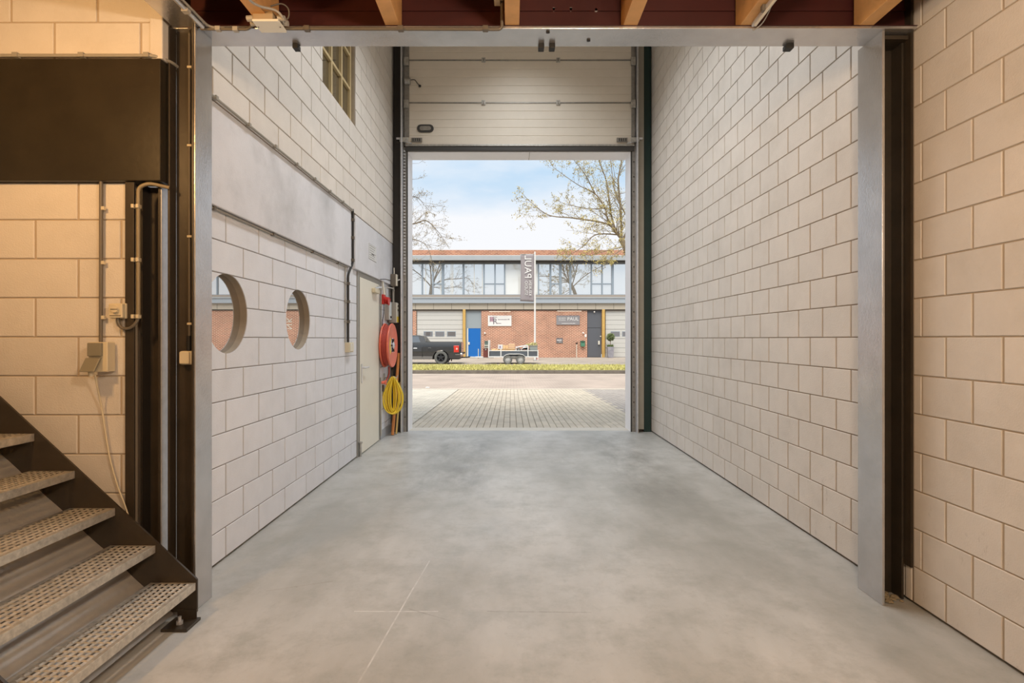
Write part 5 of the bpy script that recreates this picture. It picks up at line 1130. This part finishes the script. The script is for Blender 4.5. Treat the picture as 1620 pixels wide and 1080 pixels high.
gb = box_thing('plant_tub', 'grey tub at the rear of the trailer', 'tub', 838.4, 850.6, 546.6, 554.8, YT0 + .1, YT0 + 1.0, mat('grey_tub', (.27, .29, .27), .7, var=.1)); bx('rim', GREYP, gb, VX(838), VX(851), YT0 + .08, YT0 + 1.02, VZ(547.2), VZ(546.2), bevel=.006); bx('base', BLACK, gb, VX(839), VX(850), YT0 + .15, YT0 + .95, zr0 + .05, VZ(554.6))
gc_ = thing('garden_clippings', 'heap of yellowish garden clippings in the grey trailer tub', 'clippings', (VX(843), YT0 + .5, VZ(546.5))); lm = MB(); rr = random.Random(31)
for k in range(420):
    c_ = Vector((VX(rr.uniform(833.5, 850)), YT0 + rr.uniform(.12, .98), VZ(546.8) + abs(rr.gauss(0, .07)))); a_ = Vector((rr.uniform(-1, 1), rr.uniform(-1, 1), rr.uniform(-.3, 1))).normalized() * .07; b_ = a_.orthogonal().normalized() * .022
    if c_.x < VX(838.5): c_.z = VZ(546) + rr.uniform(0, .05)
    lm.add([c_ - a_, c_ + b_, c_ + a_, c_ - b_], [(0, 1, 2, 3)])
lm.build('clippings', mat('straw_clippings', (.52, .46, .20), .8, rnd=.35), gc_, kind='stuff', fix=False)

# ------------------------------------------------------------------ trees
BARK = mat('pale_bark', (.25, .19, .12), .85, var=.25, vscale=5)
BARK_D = mat('grey_bark', (.20, .16, .12), .85, var=.25, vscale=5)
LEAFY = mat('spring_leaves', (.43, .34, .11), .7, rnd=.3)
LEAFB = mat('dry_buds', (.33, .25, .13), .8, rnd=.3)
def tree(name, label, base, limbs, seed, bark, leafm, leaf_n, leaf_s, dens, minr=.007, rk=.6):
    r_ = random.Random(seed); t = thing(name, label, 'tree', base, None); tb, br, lf = MB(), MB(), MB(); tips = []
    def grow(p, d, ln, rad, depth):
        n = max(3, int(ln / .35)); pts = [p.copy()]; dd = d.normalized(); sg = ln / n
        for k in range(n):
            dd = (dd + Vector((r_.gauss(0, .16), r_.gauss(0, .16), r_.gauss(.03, .12)))).normalized(); pts.append(pts[-1] + dd * sg)
        br.tube(pts, [max(minr * .6, rad * (1 - .8 * k / n)) for k in range(n + 1)], 5 if depth < 2 else 4, cap=False)
        if depth >= 2: tips.extend(pts[1:])
        if depth < 3:
            for k in range(1, n + 1):
                if r_.random() < dens:
                    a = pts[k] - pts[k - 1]; o = Vector((r_.gauss(0, 1), r_.gauss(0, 1), r_.gauss(.15, .8))).normalized(); nd = (a.normalized() * .9 + o * .8).normalized()
                    grow(pts[k], nd, ln * r_.uniform(.30, .55), rad * .45 * (1 - .5 * k / n), depth + 1)
        else: pass
    for li, (pts, r0, r1) in enumerate(limbs):
        P = smooth_path(pts, 6); m_ = len(P); rad = [(r0 + (r1 - r0) * k / (m_ - 1)) * (1 if li == 0 else rk) for k in range(m_)]
        (tb if li == 0 else br).tube(P, rad, 10 if li == 0 else 7)
        if li == 0: continue
        tot = sum((P[k + 1] - P[k]).length for k in range(m_ - 1)); st_ = max(1, int(m_ * .2 / max(1, tot)))
        for k in range(2, m_, st_):
            if r_.random() < .9:
                a = (P[min(k + 1, m_ - 1)] - P[k - 1]).normalized(); o = Vector((r_.gauss(0, 1), r_.gauss(0, 1), r_.gauss(.2, .8))).normalized()
                grow(P[k], (a * .8 + o * .8).normalized(), r_.uniform(.7, 1.9) * (1 - .3 * k / m_), max(minr, rad[k] * .40), 1)
        grow(P[-1], P[-1] - P[-2], .7, r1, 1)
    tb.build('trunk', bark, t, smooth=60, fix=False, origin=base); br.build('branches', bark, t, smooth=60, fix=False, kind='stuff')
    r_.shuffle(tips)
    for p in tips[:leaf_n]:
        for q in range(2):
            c_ = p + Vector((r_.gauss(0, .06), r_.gauss(0, .06), r_.gauss(0, .06))); a_ = Vector((r_.gauss(0, 1), r_.gauss(0, 1), r_.gauss(0, 1))).normalized() * leaf_s * r_.uniform(.6, 1.2); b_ = a_.orthogonal().normalized() * leaf_s * .55
            lf.add([c_ - a_, c_ + b_, c_ + a_, c_ - b_], [(0, 1, 2, 3)])
    lf.build('leaves', leafm, t, kind='stuff', fix=False)
    return t
def TP(px, py, d): return W(px, py, d)
D = 30.0
rt = [([(7.35, 30.2, ZK), (7.25, 30.2, 2.2), (6.95, 30.1, 4.6), TP(993, 401, 30), TP(982, 377, 30)], .26, .15),
      ([TP(982, 377, 30), TP(978, 372, 29.8), TP(960, 354, 29.5), TP(909, 345, 29), TP(868, 340, 28.6), TP(838, 318, 28.4)], .13, .02),
      ([TP(974, 368, 30), TP(961, 345, 30.2), TP(957, 329, 30.3), TP(941, 306, 30.5), TP(914, 292, 30.8), TP(880, 268, 31)], .11, .02),
      ([TP(978, 372, 30), TP(968, 345, 30.5), TP(960, 290, 31), TP(952, 266, 31.2), TP(940, 235, 31.4)], .11, .025),
      ([TP(983, 378, 30), TP(982, 330, 29.6), TP(978, 286, 29.2), TP(983, 256, 29), TP(985, 220, 28.8)], .12, .03),
      ([TP(985, 382, 30), TP(996, 350, 29.8), TP(1010, 300, 29.5), TP(1030, 250, 29)], .11, .03),
      ([TP(987, 386, 30), TP(1015, 360, 30.6), TP(1060, 335, 31), TP(1105, 320, 31.5)], .10, .025),
      ([TP(976, 371, 30), TP(943, 371, 29.2), TP(923, 389, 28.6), TP(904, 402, 28.2)], .07, .02),
      ([TP(988, 390, 30), TP(962, 396, 28.5), TP(935, 404, 27.8)], .05, .015),
      ([TP(988, 392, 30), TP(978, 398, 28.2), TP(968, 408, 27.5)], .05, .015),
      ([TP(957, 329, 30.3), TP(930, 330, 31), TP(893, 322, 31.6)], .06, .015),
      ([TP(941, 306, 30.5), TP(925, 275, 30), TP(905, 250, 29.6)], .06, .015),
      ([TP(996, 350, 29.8), TP(975, 310, 31), TP(968, 270, 32), TP(965, 235, 32.4)], .07, .02)]
tree('tree', 'tall pale-barked tree with yellow spring leaves at the right of the street', (7.35, 30.2, ZK), rt, 5, BARK, LEAFY, 26000, .05, .72)
lt = [([(-8.6, 30.0, ZK), (-8.5, 30, 2.5), (-8.4, 30, 5.0), TP(578, 385, 30)], .25, .16),
      ([TP(578, 385, 30), TP(610, 362, 29.6), TP(654, 354, 29.2), TP(674, 349, 29), TP(690, 363, 28.8), TP(700, 376, 28.6)], .11, .012),
      ([TP(580, 380, 30), TP(615, 330, 30.4), TP(654, 311, 30.6), TP(672, 325, 30.8)], .10, .012),
      ([TP(582, 375, 30), TP(612, 300, 30), TP(645, 258, 30), TP(668, 246, 30)], .11, .012),
      ([TP(578, 385, 30), TP(612, 385, 29.5), TP(648, 378, 29), TP(672, 386, 28.6), TP(682, 405, 28.4)], .08, .012),
      ([TP(578, 385, 30), TP(575, 330, 30), TP(560, 260, 30), TP(565, 200, 30)], .13, .03),
      ([TP(578, 385, 30), TP(545, 350, 30), TP(500, 320, 30), TP(460, 300, 30)], .12, .03),
      ([TP(575, 340, 30), TP(600, 270, 31), TP(625, 210, 31)], .08, .02)]
tree('tree', 'bare budding tree whose thin branches reach in at the left of the street', (-8.6, 30.0, ZK), lt, 9, BARK_D, LEAFB, 8000, .035, .62)

# ------------------------------------------------------------------ repeats carry one group phrase
GROUPS = {'conduit': 'conduits and thin cables on the walls and beams', 'ceiling_lamp': 'lamps under the ceilings', 'wall_lamp': 'round lamps on the facade', 'sign_lamp': 'lamp bars over the signs',
          'wall_sign': 'signs on the brick facade', 'carton': 'cartons on the trailer', 'board_stack': 'boards lying in the trailer', 'tree': 'trees on the grass verge', 'junction_box': 'junction boxes',
          'steel_column': 'steel columns of the opening', 'steel_beam': 'steel beams under the ceiling', 'steel_post': 'steel posts beside the overhead door'}
for o in C.objects:
    if o.parent is None and o.get('category'):
        gname = GROUPS.get(o.name.split('.')[0])
        if gname: o['group'] = gname
